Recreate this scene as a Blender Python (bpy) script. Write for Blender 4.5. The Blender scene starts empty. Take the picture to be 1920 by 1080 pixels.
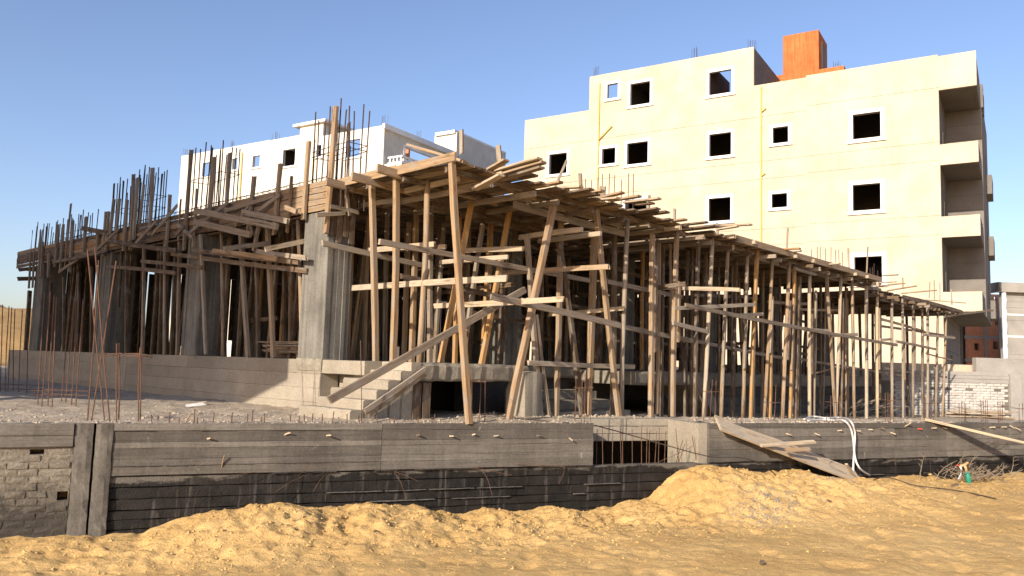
import bpy, math, random
import numpy as np
from mathutils import Vector, Matrix
random.seed(7)
rng = np.random.default_rng(7)
scene = bpy.context.scene
col = scene.collection
V3 = Vector

# ------------------------------------------------------------------ camera
H = 2.6                       # eye height above the sand
FOC = 1500.0                  # focal length in pixels of a 1920 px wide picture
PITCH = math.atan(143 / FOC)
ROLL = 0.03
_F = V3((0, math.cos(PITCH), math.sin(PITCH)))
_U0 = V3((0, -math.sin(PITCH), math.cos(PITCH)))
_R0 = V3((1, 0, 0))
_R = _R0 * math.cos(ROLL) + _U0 * math.sin(ROLL)
_U = _U0 * math.cos(ROLL) - _R0 * math.sin(ROLL)
EYE = V3((0, 0, H))
cd = bpy.data.cameras.new('camera')
cd.sensor_width = 36
cd.lens = FOC / 1920 * 36
cd.clip_end = 3000
cam = bpy.data.objects.new('camera', cd)
m = Matrix((_R, _U, -_F)).transposed().to_4x4()
m.translation = EYE
cam.matrix_world = m
col.objects.link(cam)
scene.camera = cam

# ------------------------------------------------------------------ sky, sun, exposure
SUN_AZ = math.radians(57)     # heading the light travels to, from +X towards +Y
SUN_EL = math.radians(22)
SUN_D = V3((math.cos(SUN_AZ) * math.cos(SUN_EL), math.sin(SUN_AZ) * math.cos(SUN_EL), -math.sin(SUN_EL)))
world = bpy.data.worlds.new('World')
scene.world = world
world.use_nodes = True
wn = world.node_tree.nodes
sky = wn.new('ShaderNodeTexSky')
sky.sky_type = 'NISHITA'
sky.sun_disc = False
sky.sun_elevation = SUN_EL
sky.sun_rotation = math.atan2(-SUN_D.x, -SUN_D.y)
sky.altitude = 0
sky.air_density = 1.0
sky.dust_density = 1.2
sky.ozone_density = 3.0
bg = wn['Background']
bg.inputs['Strength'].default_value = 0.138
tint = wn.new('ShaderNodeMix'); tint.data_type = 'RGBA'; tint.blend_type = 'MULTIPLY'; tint.inputs[0].default_value = 1
tint.inputs[7].default_value = (1.08, .965, 1.0, 1)         # the camera's slightly violet rendering of the blue sky
world.node_tree.links.new(sky.outputs[0], tint.inputs[6])
world.node_tree.links.new(tint.outputs[2], bg.inputs['Color'])
sl = bpy.data.lights.new('sun', 'SUN')
sl.energy = 4.6
sl.angle = math.radians(0.5)
sl.color = (1.0, 0.90, 0.76)
so = bpy.data.objects.new('sun', sl)
so.rotation_euler = SUN_D.to_track_quat('-Z', 'Y').to_euler()
so.location = (-30, -30, 40)
col.objects.link(so)
vs = scene.view_settings
vs.view_transform = 'Standard'
vs.look = 'None'
vs.gamma = 1
vs.exposure = 0.58
vs.use_curve_mapping = False

# ------------------------------------------------------------------ measuring helpers (photo pixel -> point on a real plane)
def ray(px, py):
    return _F * FOC + _R * (px - 960) - _U * (py - 540)
def at_y(px, py, y):
    d = ray(px, py); return EYE + d * (y / d.y)
def on_z(px, py, z):
    d = ray(px, py); return EYE + d * ((z - H) / d.z)
def on_plane(px, py, p0, n):
    d = ray(px, py); return EYE + d * ((p0 - EYE).dot(n) / d.dot(n))
class Frame:
    """a horizontal frame of reference: s along, n across, z up"""
    def __init__(self, o, ang):
        self.o = V3((o[0], o[1], 0)); self.ang = ang
        self.s = V3((math.cos(ang), math.sin(ang), 0)); self.n = V3((-math.sin(ang), math.cos(ang), 0))
    def P(self, s, n, z):
        return self.o + self.s * s + self.n * n + V3((0, 0, z))
    def inv(self, p):
        q = V3((p[0], p[1], 0)) - self.o
        return q.dot(self.s), q.dot(self.n), p[2]
    def on_n(self, px, py, n):           # hit the plane n = const -> (s, z)
        p = on_plane(px, py, self.P(0, n, 0), self.n); a = self.inv(p); return a[0], a[2]
    def on_s(self, px, py, s):           # hit the plane s = const -> (n, z)
        p = on_plane(px, py, self.P(s, 0, 0), self.s); a = self.inv(p); return a[1], a[2]

# ------------------------------------------------------------------ object helpers
def tag(o, label=None, cat=None, group=None, kind=None):
    if label: o['label'] = label
    if cat: o['category'] = cat
    if group: o['group'] = group
    if kind: o['kind'] = kind
    elif cat: o['kind'] = 'thing'
    return o
def empty(name, loc, label, cat, group=None):
    o = bpy.data.objects.new(name, None)
    o.empty_display_size = 0.2
    o.location = loc
    col.objects.link(o)
    return tag(o, label, cat, group)
def world_loc(o):
    t = V3(o.location)
    if o.parent: t = o.matrix_parent_inverse @ t; t = Matrix.Translation(world_loc(o.parent)) @ t
    return t
def link(name, me, mat, parent=None, mw=None):
    o = bpy.data.objects.new(name, me)
    if mat is not None and len(me.materials) == 0: me.materials.append(mat)
    col.objects.link(o)
    mw = mw or Matrix.Identity(4)
    if parent is not None:
        o.parent = parent
        o.matrix_parent_inverse = PINV[parent.name]
    o.matrix_basis = mw
    PINV[o.name] = (mw.inverted())
    return o
class _P(dict):
    def __missing__(self, k):
        o = bpy.data.objects[k]
        self[k] = Matrix.Translation(-V3(o.location)); return self[k]
PINV = _P()
# matrix_world(child) = matrix_world(parent) @ parent_inverse @ basis ; PINV holds inverse of each parent's world matrix

class MB:
    """collects geometry; build() links it as one mesh object"""
    def __init__(self): self.v = []; self.f = []
    def add(self, vs, fs):
        b = len(self.v); self.v += [tuple(p) for p in vs]; self.f += [tuple(b + i for i in q) for q in fs]
    def box(self, a, b, c, d, h0, h1):
        """prism on four ground points a..d (counter-clockwise) from h0 to h1"""
        vs = [V3((p[0], p[1], h0)) for p in (a, b, c, d)] + [V3((p[0], p[1], h1)) for p in (a, b, c, d)]
        self.add(vs, [(3, 2, 1, 0), (4, 5, 6, 7), (0, 1, 5, 4), (1, 2, 6, 5), (2, 3, 7, 6), (3, 0, 4, 7)])
    def fbox(self, F, s0, s1, n0, n1, z0, z1):
        self.box(F.P(s0, n0, 0), F.P(s1, n0, 0), F.P(s1, n1, 0), F.P(s0, n1, 0), z0, z1)
    def tube(self, pts, r, n=6, closed=False):
        pts = [V3(p) for p in pts]; k = len(pts); b = len(self.v)
        for i, p in enumerate(pts):
            if closed: t = pts[(i + 1) % k] - pts[i - 1]
            else: t = pts[min(i + 1, k - 1)] - pts[max(i - 1, 0)]
            t.normalize()
            x = t.cross(V3((0, 0, 1)))
            if x.length < 0.05: x = t.cross(V3((0.6, 0.8, 0)))
            x.normalize(); y = t.cross(x)
            rr = r[i] if isinstance(r, (list, tuple)) else r
            for j in range(n):
                a = 2 * math.pi * j / n
                self.v.append(tuple(p + x * (math.cos(a) * rr) + y * (math.sin(a) * rr)))
        for i in range(k if closed else k - 1):
            for j in range(n):
                a0 = b + i * n + j; a1 = b + i * n + (j + 1) % n
                c0 = b + ((i + 1) % k) * n + j; c1 = b + ((i + 1) % k) * n + (j + 1) % n
                self.f.append((a0, a1, c1, c0))
        if not closed:
            self.f.append(tuple(b + j for j in range(n))[::-1]); self.f.append(tuple(b + (k - 1) * n + j for j in range(n)))
    def mesh(self, name):
        me = bpy.data.meshes.new(name); me.from_pydata(self.v, [], self.f); me.update(); return me
    def build(self, name, mat, parent=None, smooth=False):
        me = self.mesh(name)
        if smooth: me.polygons.foreach_set('use_smooth', [True] * len(me.polygons))
        return link(name, me, mat, parent)

def beam(name, a, b, w, h, mat, parent=None, up=None, bend=None, rnd=False, rag=0.008, rings=5):
    """a sawn timber (or a pole) from a to b: chamfered, a little crooked, ragged at the ends.
    w is across, h along 'up'. Its own X axis runs along the grain."""
    a = V3(a); b = V3(b); L = (b - a).length
    x = (b - a) / L
    up = V3(up) if up is not None else V3((0, 0, 1))
    if abs(x.dot(up)) > 0.97: up = V3((SUN_D.x, SUN_D.y, 0)) if abs(x.z) > .9 else V3((0, 0, 1))
    y = up.cross(x).normalized(); z = x.cross(y)
    mw = Matrix((x, y, z)).transposed().to_4x4(); mw.translation = a
    if bend is None: bend = random.uniform(-.006, .006) * L
    bz = random.uniform(-.004, .004) * L
    vs = []; fs = []
    if rnd: prof = [(math.cos(t) * w / 2, math.sin(t) * w / 2) for t in [math.pi * (k + .5) / 4 for k in range(8)]]
    else:
        c = min(w, h) * .10
        W, Hh = w / 2, h / 2
        prof = [(W, -Hh + c), (W, Hh - c), (W - c, Hh), (-W + c, Hh), (-W, Hh - c), (-W, -Hh + c), (-W + c, -Hh), (W - c, -Hh)]
    for i in range(rings):
        t = i / (rings - 1)
        oy = bend * 4 * t * (1 - t) + random.uniform(-1, 1) * .003; oz = bz * 4 * t * (1 - t) + random.uniform(-1, 1) * .003
        sc = 1 + random.uniform(-.04, .04)
        for (py, pz) in prof:
            ex = random.uniform(-rag, rag) if i in (0, rings - 1) else 0
            vs.append((t * L + ex, py * sc + oy + random.uniform(-1, 1) * .0015, pz * sc + oz + random.uniform(-1, 1) * .0015))
    for i in range(rings - 1):
        for j in range(8):
            fs.append((i * 8 + j, i * 8 + (j + 1) % 8, (i + 1) * 8 + (j + 1) % 8, (i + 1) * 8 + j))
    fs.append(tuple(range(7, -1, -1))); fs.append(tuple((rings - 1) * 8 + j for j in range(8)))
    me = bpy.data.meshes.new(name); me.from_pydata(vs, [], fs); me.update()
    if rnd: me.polygons.foreach_set('use_smooth', [len(p.vertices) == 4 for p in me.polygons])
    return link(name, me, mat, parent, mw)

# numpy noise
def _hash(ix, iy, seed):
    n = (ix.astype(np.int64) * 374761393 + iy.astype(np.int64) * 668265263 + seed * 1442695041) & 0x7fffffff
    n = ((n ^ (n >> 13)) * 1274126177) & 0x7fffffff
    return ((n ^ (n >> 16)) & 0xffff) / 65535.0
def vnoise(x, y, seed=0):
    ix = np.floor(x); iy = np.floor(y); fx = x - ix; fy = y - iy
    fx = fx * fx * (3 - 2 * fx); fy = fy * fy * (3 - 2 * fy)
    a = _hash(ix, iy, seed); b = _hash(ix + 1, iy, seed); c = _hash(ix, iy + 1, seed); d = _hash(ix + 1, iy + 1, seed)
    return (a * (1 - fx) + b * fx) * (1 - fy) + (c * (1 - fx) + d * fx) * fy - .5
def fbm(x, y, seed=0, o=4, g=.5):
    r = 0; am = 1; fr = 1
    for i in range(o):
        r = r + am * vnoise(x * fr + 13.7 * i, y * fr - 7.3 * i, seed + i); am *= g; fr *= 2.03
    return r
def sstep(t): t = np.clip(t, 0, 1); return t * t * (3 - 2 * t)

# ------------------------------------------------------------------ materials
class NT:
    def __init__(self, name):
        self.m = bpy.data.materials.new(name); self.m.use_nodes = True
        self.t = self.m.node_tree; self.n = self.t.nodes
        self.b = self.n['Principled BSDF']; self.b.inputs['Specular IOR Level'].default_value = .2
    def new(self, typ, **kw):
        nd = self.n.new(typ)
        for k, v in kw.items():
            if k in nd.inputs: nd.inputs[k].default_value = v
            else: setattr(nd, k, v)
        return nd
    def l(self, a, b): self.t.links.new(a, b)
    def coords(self, kind='Object', scale=(1, 1, 1)):
        tc = self.new('ShaderNodeTexCoord'); mp = self.new('ShaderNodeMapping'); mp.inputs['Scale'].default_value = scale
        if kind == 'World':
            g = self.new('ShaderNodeNewGeometry'); self.l(g.outputs['Position'], mp.inputs[0])
        else: self.l(tc.outputs[kind], mp.inputs[0])
        return mp.outputs[0]
    def noise(self, vec, scale, detail=6, rough=.6, dist=0.0):
        nd = self.new('ShaderNodeTexNoise'); nd.inputs['Scale'].default_value = scale; nd.inputs['Detail'].default_value = detail
        nd.inputs['Roughness'].default_value = rough; nd.inputs['Distortion'].default_value = dist
        self.l(vec, nd.inputs['Vector']); return nd.outputs['Fac']
    def ramp(self, fac, stops):
        nd = self.new('ShaderNodeValToRGB'); e = nd.color_ramp.elements
        while len(e) < len(stops): e.new(.5)
        for i, (p, c) in enumerate(stops): e[i].position = p; e[i].color = (*c, 1) if len(c) == 3 else c
        self.l(fac, nd.inputs[0]); return nd.outputs[0]
    def mix(self, fac, a, b, mode='MIX'):
        nd = self.new('ShaderNodeMix', data_type='RGBA', blend_type=mode)
        for sock, v in ((0, fac), (6, a), (7, b)):
            if hasattr(v, 'is_output'): self.l(v, nd.inputs[sock])
            else: nd.inputs[sock].default_value = v if not isinstance(v, tuple) else (*v, 1)
        return nd.outputs[2]
    def math(self, op, a, b=0.0):
        nd = self.new('ShaderNodeMath', operation=op)
        for i, v in enumerate((a, b)):
            if hasattr(v, 'is_output'): self.l(v, nd.inputs[i])
            else: nd.inputs[i].default_value = v
        return nd.outputs[0]
    def bump(self, h, strength, dist):
        nd = self.new('ShaderNodeBump'); nd.inputs['Strength'].default_value = strength; nd.inputs['Distance'].default_value = dist
        self.l(h, nd.inputs['Height']); self.l(nd.outputs[0], self.b.inputs['Normal'])
    def done(self, c, rough=.85):
        if hasattr(c, 'is_output'): self.l(c, self.b.inputs['Base Color'])
        else: self.b.inputs['Base Color'].default_value = (*c, 1)
        self.b.inputs['Roughness'].default_value = rough
        return self.m
def wood(name, stops, dark=.55):
    k = NT(name); v = k.coords('Object', (1.0, 16, 16))
    oi = k.new('ShaderNodeObjectInfo')
    add = k.new('ShaderNodeVectorMath', operation='ADD'); k.l(v, add.inputs[0])
    sc = k.new('ShaderNodeVectorMath', operation='SCALE'); sc.inputs[0].default_value = (37, 91, 53); k.l(oi.outputs['Random'], sc.inputs['Scale']); k.l(sc.outputs[0], add.inputs[1])
    g = k.noise(add.outputs[0], 1.6, 8, .65, .6)
    base = k.ramp(oi.outputs['Random'], stops)
    grain = k.ramp(g, [(.3, (dark, dark * .95, dark * .9)), (.55, (1, 1, 1)), (.8, (1.15, 1.12, 1.08))])
    c = k.mix(1.0, base, grain, 'MULTIPLY')
    vc = k.coords('Object', (.5, 30, 30)); ad2 = k.new('ShaderNodeVectorMath', operation='ADD'); k.l(vc, ad2.inputs[0]); k.l(sc.outputs[0], ad2.inputs[1])
    crack = k.noise(ad2.outputs[0], 1.3, 3, .6, .3)
    c = k.mix(1.0, c, k.ramp(crack, [(.30, (.30, .26, .22)), (.40, (1, 1, 1))]), 'MULTIPLY')
    vk = k.coords('Object', (2.2, 9, 9)); ad3 = k.new('ShaderNodeVectorMath', operation='ADD'); k.l(vk, ad3.inputs[0]); k.l(sc.outputs[0], ad3.inputs[1])
    knot = k.noise(ad3.outputs[0], 1.1, 2, .5)
    c = k.mix(1.0, c, k.ramp(knot, [(.62, (1, 1, 1)), (.74, (.50, .42, .35))]), 'MULTIPLY')
    v2 = k.coords('Object', (1, 3, 3)); blot = k.noise(v2, 3.0, 5, .7)
    c = k.mix(k.ramp(blot, [(.5, (0, 0, 0)), (.68, (.7, .7, .7))]), c, (.27, .245, .21))
    k.bump(g, .55, .01)
    return k.done(c, .85)
M = {}
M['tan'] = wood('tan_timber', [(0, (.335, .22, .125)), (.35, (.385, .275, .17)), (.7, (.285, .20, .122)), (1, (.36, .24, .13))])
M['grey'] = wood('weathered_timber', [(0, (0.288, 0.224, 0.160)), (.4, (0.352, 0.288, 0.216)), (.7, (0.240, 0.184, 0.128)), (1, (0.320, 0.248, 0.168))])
M['orange'] = wood('new_pine_timber', [(0, (.42, .225, .07)), (.5, (.40, .225, .085)), (1, (.44, .255, .095))], .7)
M['brown'] = wood('brown_timber', [(0, (.135, .088, .052)), (.4, (.175, .122, .078)), (.7, (.11, .074, .046)), (1, (.15, .10, .06))])  # brown wood, base darkened further to deepen the shade under the slab
M['pale'] = wood('pale_timber', [(0, (0.464, 0.360, 0.240)), (.5, (0.432, 0.352, 0.256)), (1, (0.496, 0.384, 0.248))], .75)

def concrete(name, c0, c1, sc=2.2, streak=0.0, bump=.5, kind='World', grit=.012, vary=0.0, board=0.0):
    k = NT(name); v = k.coords(kind); n1 = k.noise(v, sc, 8, .65); n2 = k.noise(v, 28, 4, .7); n3 = k.noise(v, .6, 4, .6)
    c = k.ramp(n1, [(.3, c0), (.68, c1)])
    c = k.mix(1.0, c, k.ramp(n2, [(.25, (.72, .72, .72)), (.6, (1.06, 1.06, 1.06))]), 'MULTIPLY')
    c = k.mix(1.0, c, k.ramp(n3, [(.3, (.82, .82, .82)), (.7, (1.08, 1.07, 1.05))]), 'MULTIPLY')
    if streak:
        vs_ = k.coords(kind, (9, 9, .5)); ns = k.noise(vs_, 1.0, 4, .6)
        c = k.mix(1.0, c, k.ramp(ns, [(.35, (1 - streak,) * 3), (.6, (1, 1, 1))]), 'MULTIPLY')
    if board:
        nb_ = k.noise(k.coords(kind, (.7, .7, 26)), 1.5, 6, .7); c = k.mix(1.0, c, k.ramp(nb_, [(.3, (1 - board,) * 3), (.52, (1, 1, 1)), (.8, (1 + board * .5,) * 3)]), 'MULTIPLY')
        nc_ = k.noise(v, 5.5, 3, .8, .5); c = k.mix(k.ramp(nc_, [(.66, (0, 0, 0)), (.74, (.55, .55, .55))]), c, (.42, .38, .32))
    if vary:
        oi = k.new('ShaderNodeObjectInfo'); c = k.mix(1.0, c, k.ramp(oi.outputs['Random'], [(0, (1 - vary,) * 3), (1, (1 + vary * .5,) * 3)]), 'MULTIPLY')
    h = k.math('ADD', k.math('MULTIPLY', n2, .7), n1)
    k.bump(h, bump, grit)
    return k.done(c, .92)
M['conc'] = concrete('board_marked_concrete', (0.124, 0.108, 0.090), (0.192, 0.171, 0.146), 1.6, vary=.34, streak=.14, board=.32)
M['plinth'] = concrete('plinth_concrete', (0.274, 0.232, 0.175), (0.358, 0.312, 0.244), 1.4, vary=.12)
M['column'] = concrete('column_concrete', (0.162, 0.151, 0.129), (0.252, 0.235, 0.202), 1.8, streak=.35)
M['deckc'] = concrete('rough_slab_concrete', (0.204, 0.177, 0.136), (0.313, 0.272, 0.211), 4, bump=.8, grit=.02)
M['cement'] = concrete('cement_render', (.18, .16, .14), (.225, .205, .18), .8, bump=.15)
M['greyblock'] = concrete('grey_render', (0.300, 0.277, 0.247), (0.375, 0.349, 0.315), .7, bump=.15)
M['whiteblock'] = concrete('lime_brick', (.40, .37, .33), (.60, .565, .51), 3.0, bump=.5)
M['mortar'] = concrete('mortar', (0.124, 0.112, 0.096), (0.186, 0.167, 0.146), 4.0, bump=.8)
M['redbrick'] = concrete('red_brick', (.52, .21, .115), (.64, .30, .175), 5.0, bump=.2)
M['orangewall'] = concrete('orange_render', (.50, .145, .045), (.62, .195, .065), 1.5, streak=.3, bump=.1)
M['white'] = concrete('white_trim', (.80, .79, .77), (.86, .85, .83), 1.0, bump=.03)
M['whitewall'] = concrete('white_render', (.66, .61, .52), (.74, .69, .59), .5, streak=.05, bump=.05)
M['cream'] = concrete('cream_render', (.575, .475, .345), (.635, .535, .395), .55, streak=.09, bump=.08)
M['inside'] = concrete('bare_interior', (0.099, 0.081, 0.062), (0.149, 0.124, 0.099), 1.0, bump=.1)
def steel(name, c0, c1, r=.7):
    k = NT(name); v = k.coords('World'); n = k.noise(v, 9, 5, .7)
    k.bump(k.noise(v, 60, 2), .3, .002)
    return k.done(k.ramp(n, [(.35, c0), (.65, c1)]), r)
M['rust'] = steel('rusty_rebar', (.085, .047, .031), (.155, .082, .05))
M['rebar'] = steel('dark_rebar', (.045, .035, .032), (.10, .065, .05))
M['wire'] = steel('black_cable', (.03, .025, .022), (.06, .045, .035))
M['hose'] = steel('white_hose', (.50, .49, .47), (.62, .60, .57), .45)
M['green'] = steel('green_plastic', (.03, .22, .14), (.04, .28, .18), .4)
M['brass'] = steel('brass_tap', (.50, .27, .12), (.60, .36, .2), .4)
M['red'] = steel('red_plastic', (.5, .05, .03), (.55, .08, .04), .5)
M['foil'] = steel('crumpled_foil', (.55, .56, .58), (.80, .80, .82), .3)
M['pipe'] = steel('yellow_pipe', (.60, .42, .13), (.66, .48, .17), .5)
M['twig'] = steel('dry_twig', (.20, .15, .10), (.32, .25, .17), .9)
def bitumen():
    k = NT('bitumen_coating'); v = k.coords('World')
    n1 = k.noise(v, 3.0, 7, .7); n2 = k.noise(k.coords('World', (7, 7, .45)), 1.7, 5, .7); n3 = k.noise(v, 35, 3, .7)
    c = k.ramp(n1, [(.3, (.006, .0055, .005)), (.7, (.026, .022, .019))])
    c = k.mix(k.ramp(n2, [(.56, (0, 0, 0)), (.70, (.6, .6, .6))]), c, (.13, .115, .10))
    sep = k.new('ShaderNodeSeparateXYZ'); g = k.new('ShaderNodeNewGeometry'); k.l(g.outputs['Position'], sep.inputs[0])
    n4 = k.noise(k.coords('World', (.8, .8, 2.5)), 1.6, 6, .7)
    f = k.math('ADD', sep.outputs['Z'], k.math('MULTIPLY', k.math('SUBTRACT', n4, .5), .55))    # ragged upper limit of the brushed-on coat
    c = k.mix(k.ramp(f, [(.79, (0, 0, 0)), (.84, (.9, .9, .9))]), c, (.13, .115, .095))
    k.bump(k.math('ADD', n1, k.math('MULTIPLY', n3, .6)), .8, .025)
    return k.done(c, .62)
M['tar'] = bitumen()
def sandmat(name, c0, c1, c2):
    k = NT(name); v = k.coords('World'); n1 = k.noise(v, 1.1, 8, .6); n2 = k.noise(v, 22, 6, .75); n3 = k.noise(k.coords('World', (1, 1.6, 1)), 7, 5, .7); n4 = k.noise(v, .25, 3, .5)
    c = k.ramp(n1, [(.3, c0), (.55, c1), (.8, c2)])
    c = k.mix(1.0, c, k.ramp(n2, [(.28, (.70, .68, .64)), (.5, (1, 1, 1)), (.75, (1.12, 1.1, 1.08))]), 'MULTIPLY')
    c = k.mix(1.0, c, k.ramp(n4, [(.35, (.90, .89, .86)), (.65, (1.06, 1.06, 1.05))]), 'MULTIPLY')
    k.bump(k.math('ADD', n3, k.math('MULTIPLY', n2, .6)), .75, .045)
    return k.done(c, .95)
M['sand'] = sandmat('desert_sand', (.53, .328, .122), (.605, .39, .155), (.645, .432, .185))
M['hill'] = sandmat('hill_sand', (.30, .19, .085), (.40, .26, .115), (.44, .30, .14))
M['grit'] = sandmat('rubble_ground', (0.338, 0.271, 0.201), (0.440, 0.361, 0.271), (0.506, 0.423, 0.324))
def gravelmat():
    k = NT('grey_gravel'); oi = k.coords('World'); n = k.noise(oi, 30, 2)
    return k.done(k.ramp(n, [(.3, (.12, .115, .11)), (.7, (.27, .26, .25))]), .95)
M['gravel'] = gravelmat()
# ------------------------------------------------------------------ frames of reference
ZT = 1.6                      # terrace
ZD = 2.58                     # ground-floor deck
_o = at_y(604, 671, 15.4)
FW = Frame(_o, math.radians(47))         # unfinished building: s = u (right-hand face), n = v (left-hand face)
_a = on_z(213, 794, ZT); _b = on_z(1920, 793, ZT)
WF = Frame(_a, math.atan2(_b.y - _a.y, _b.x - _a.x))   # foundation wall along the plot edge, n = into the plot
_c = at_y(1767, 500, 46)
CF = Frame(_c, math.radians(-32.4))      # cream block, n = into the block
_w = at_y(720, 260, 62)
BF = Frame(_w, math.radians(-32.4))      # white block
def wall_s(px, py=800, n=0.0): return WF.on_n(px, py, n)[0]
S_G0, S_G1 = wall_s(1113), wall_s(1330)
# ------------------------------------------------------------------ sand
crest = [(-300, 1030), (0, 1017), (90, 1013), (260, 1010), (317, 988), (347, 977), (400, 963), (467, 950), (523, 943), (567, 950), (600, 960), (640, 960), (690, 950), (723, 955),
         (787, 952), (827, 967), (860, 972), (930, 960), (973, 968), (1040, 955), (1107, 960), (1157, 950), (1233, 937), (1262, 908), (1290, 888), (1347, 876), (1413, 887), (1467, 887),
         (1507, 882), (1553, 897), (1637, 900), (1747, 896), (1827, 902), (1880, 900), (1920, 889), (2200, 890)]
cs = []; cz = []
for (x, y) in crest:
    s, z = WF.on_n(x, y, -0.25); cs.append(s); cz.append(z)
def sand_z(X, Y):
    X = np.asarray(X, float); Y = np.asarray(Y, float)
    s = (X - WF.o.x) * WF.s.x + (Y - WF.o.y) * WF.s.y
    d = -((X - WF.o.x) * WF.n.x + (Y - WF.o.y) * WF.n.y)        # distance in front of the wall
    zw = np.interp(s, cs, cz)
    base = -0.02 + 0.02 * np.clip(s, 0, 30)
    ln = np.interp(s, [0, 6, 9, 13, 16, 40], [1.6, 2.4, 2.2, 2.7, 3.6, 4.2])
    k = sstep((d - .3) / ln)
    near = zw * (1 - k) + base * k
    rough = np.exp(-((d - .9) / 1.1) ** 2) * np.interp(s, [-6, 1, 2, 8, 12, 14, 15, 30], [.4, .45, .95, .9, .85, .4, .35, .25])
    near = near + fbm(X * .55, Y * .55, 3, 3) * .06 + fbm(X * 2.2, Y * 2.2, 5, 3) * (.025 + .06 * rough) + fbm(X * 6.5, Y * 6.5, 9, 3, .6) * (.012 + .05 * rough)
    near = near + fbm(X * 11, Y * 8, 15, 2, .6) * (.014 + .028 * rough)
    near = near + (.25 - np.abs(vnoise(X * 4.3, Y * 4.3, 71)) - .5 * np.abs(vnoise(X * 9.1, Y * 9.1, 73))) * .16 * rough
    dim = fbm(X * 3.1 + 5, Y * 2.0, 21, 2); near = near - np.clip(dim - .14, 0, 1) * .10
    far = -0.6 + sstep((-d - 26) / 20) * 1.9 + fbm(X * .05, Y * .05, 31, 3) * .6
    return np.where(d < -.35, far, near)
def axis(lo, a, b, hi, step):
    x = list(np.arange(a, b, step)); t = step
    left = []; p = a
    while p > lo: t *= 1.35; p -= t; left.append(p)
    t = step; right = []; p = b
    while p < hi: t *= 1.35; p += t; right.append(p)
    return np.array(left[::-1] + x + right)
def grid_mesh(name, X, Y, Z, mat, keep=None, smooth=True):
    ny, nx = X.shape
    co = np.stack([X, Y, Z], -1).reshape(-1, 3)
    i = np.arange(nx * ny).reshape(ny, nx)
    q = np.stack([i[:-1, :-1], i[:-1, 1:], i[1:, 1:], i[1:, :-1]], -1).reshape(-1, 4)
    if keep is not None: q = q[keep.reshape(-1)]
    me = bpy.data.meshes.new(name)
    me.vertices.add(len(co)); me.vertices.foreach_set('co', co.ravel())
    me.loops.add(q.size); me.loops.foreach_set('vertex_index', q.ravel())
    me.polygons.add(len(q)); me.polygons.foreach_set('loop_start', np.arange(0, q.size, 4)); me.polygons.foreach_set('loop_total', np.full(len(q), 4))
    if smooth: me.polygons.foreach_set('use_smooth', np.ones(len(q), bool))
    me.update(calc_edges=True); me.validate()
    return link(name, me, mat)
gx = axis(-900, -9.5, 15.5, 900, .042); gy = axis(-60, 3.6, 19.0, 1500, .042)
GX, GY = np.meshgrid(gx, gy)
tag(grid_mesh('sand_ground', GX, GY, sand_z(GX, GY), M['sand']), kind='structure')

LUMP_F = [(0, 2, 4), (2, 1, 4), (1, 3, 4), (3, 0, 4), (2, 0, 5), (1, 2, 5), (3, 1, 5), (0, 3, 5)]
def lumps(name, pts, sizes, mat, label, cat):
    vs = []; fs = []
    for p, r in zip(pts, sizes):
        b = len(vs); a = random.uniform(0, 3.1); ca, sa = math.cos(a), math.sin(a)
        for (x, y, z) in [(1, 0, 0), (-1, 0, 0), (0, 1, 0), (0, -1, 0), (0, 0, 1), (0, 0, -1)]:
            j = [random.uniform(.65, 1.3) for _ in range(3)]
            X, Y = x * ca - y * sa, x * sa + y * ca
            vs.append((p[0] + X * r * j[0] + random.uniform(-.3, .3) * r, p[1] + Y * r * j[1] + random.uniform(-.3, .3) * r, p[2] + z * r * .75 * j[2]))
        fs += [tuple(b + k for k in f) for f in LUMP_F]
    me = bpy.data.meshes.new(name); me.from_pydata(vs, [], fs); me.update()
    return tag(link(name, me, mat), label, cat, kind='stuff')
pts = []; sz = []
for _ in range(7500):
    if random.random() < .75:
        s = random.choice([random.uniform(1.0, 12.5), random.uniform(-4, 17)]); d = abs(random.gauss(.9, .9)) + .1; r = random.choice([.007, .009, .012, .016, .026])
    else:
        s = random.uniform(-4, 17); d = random.uniform(.3, 8); r = random.choice([.006, .008, .01, .014])
    p = WF.P(s, -d, 0); pts.append([p.x, p.y, 0]); sz.append(r * random.uniform(.7, 1.4))
pts = np.array(pts); pts[:, 2] = sand_z(pts[:, 0], pts[:, 1])
lumps('sand_clods', pts, sz, M['sand'], 'crumbled sand clods scattered over the sand heaps', 'clods')
pts = []; sz = []
for (cx, cy, n, sp) in [(1435, 920, 800, 38), (1500, 903, 450, 45), (1560, 907, 300, 35), (1690, 898, 300, 25)]:
    c = on_z(cx, cy, float(sand_z(*on_z(cx, cy, .35).to_2d())))
    for _ in range(n):
        px, py = random.gauss(cx, sp), random.gauss(cy, sp * .17); p = on_z(px, max(py, 893), c.z); pts.append([p.x, p.y, 0]); sz.append(random.uniform(.008, .02))
pts = np.array(pts); pts[:, 2] = sand_z(pts[:, 0], pts[:, 1])
lumps('spilled_gravel', pts, sz, M['gravel'], 'grey gravel spilled on the sand by the ramp', 'gravel')

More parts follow.
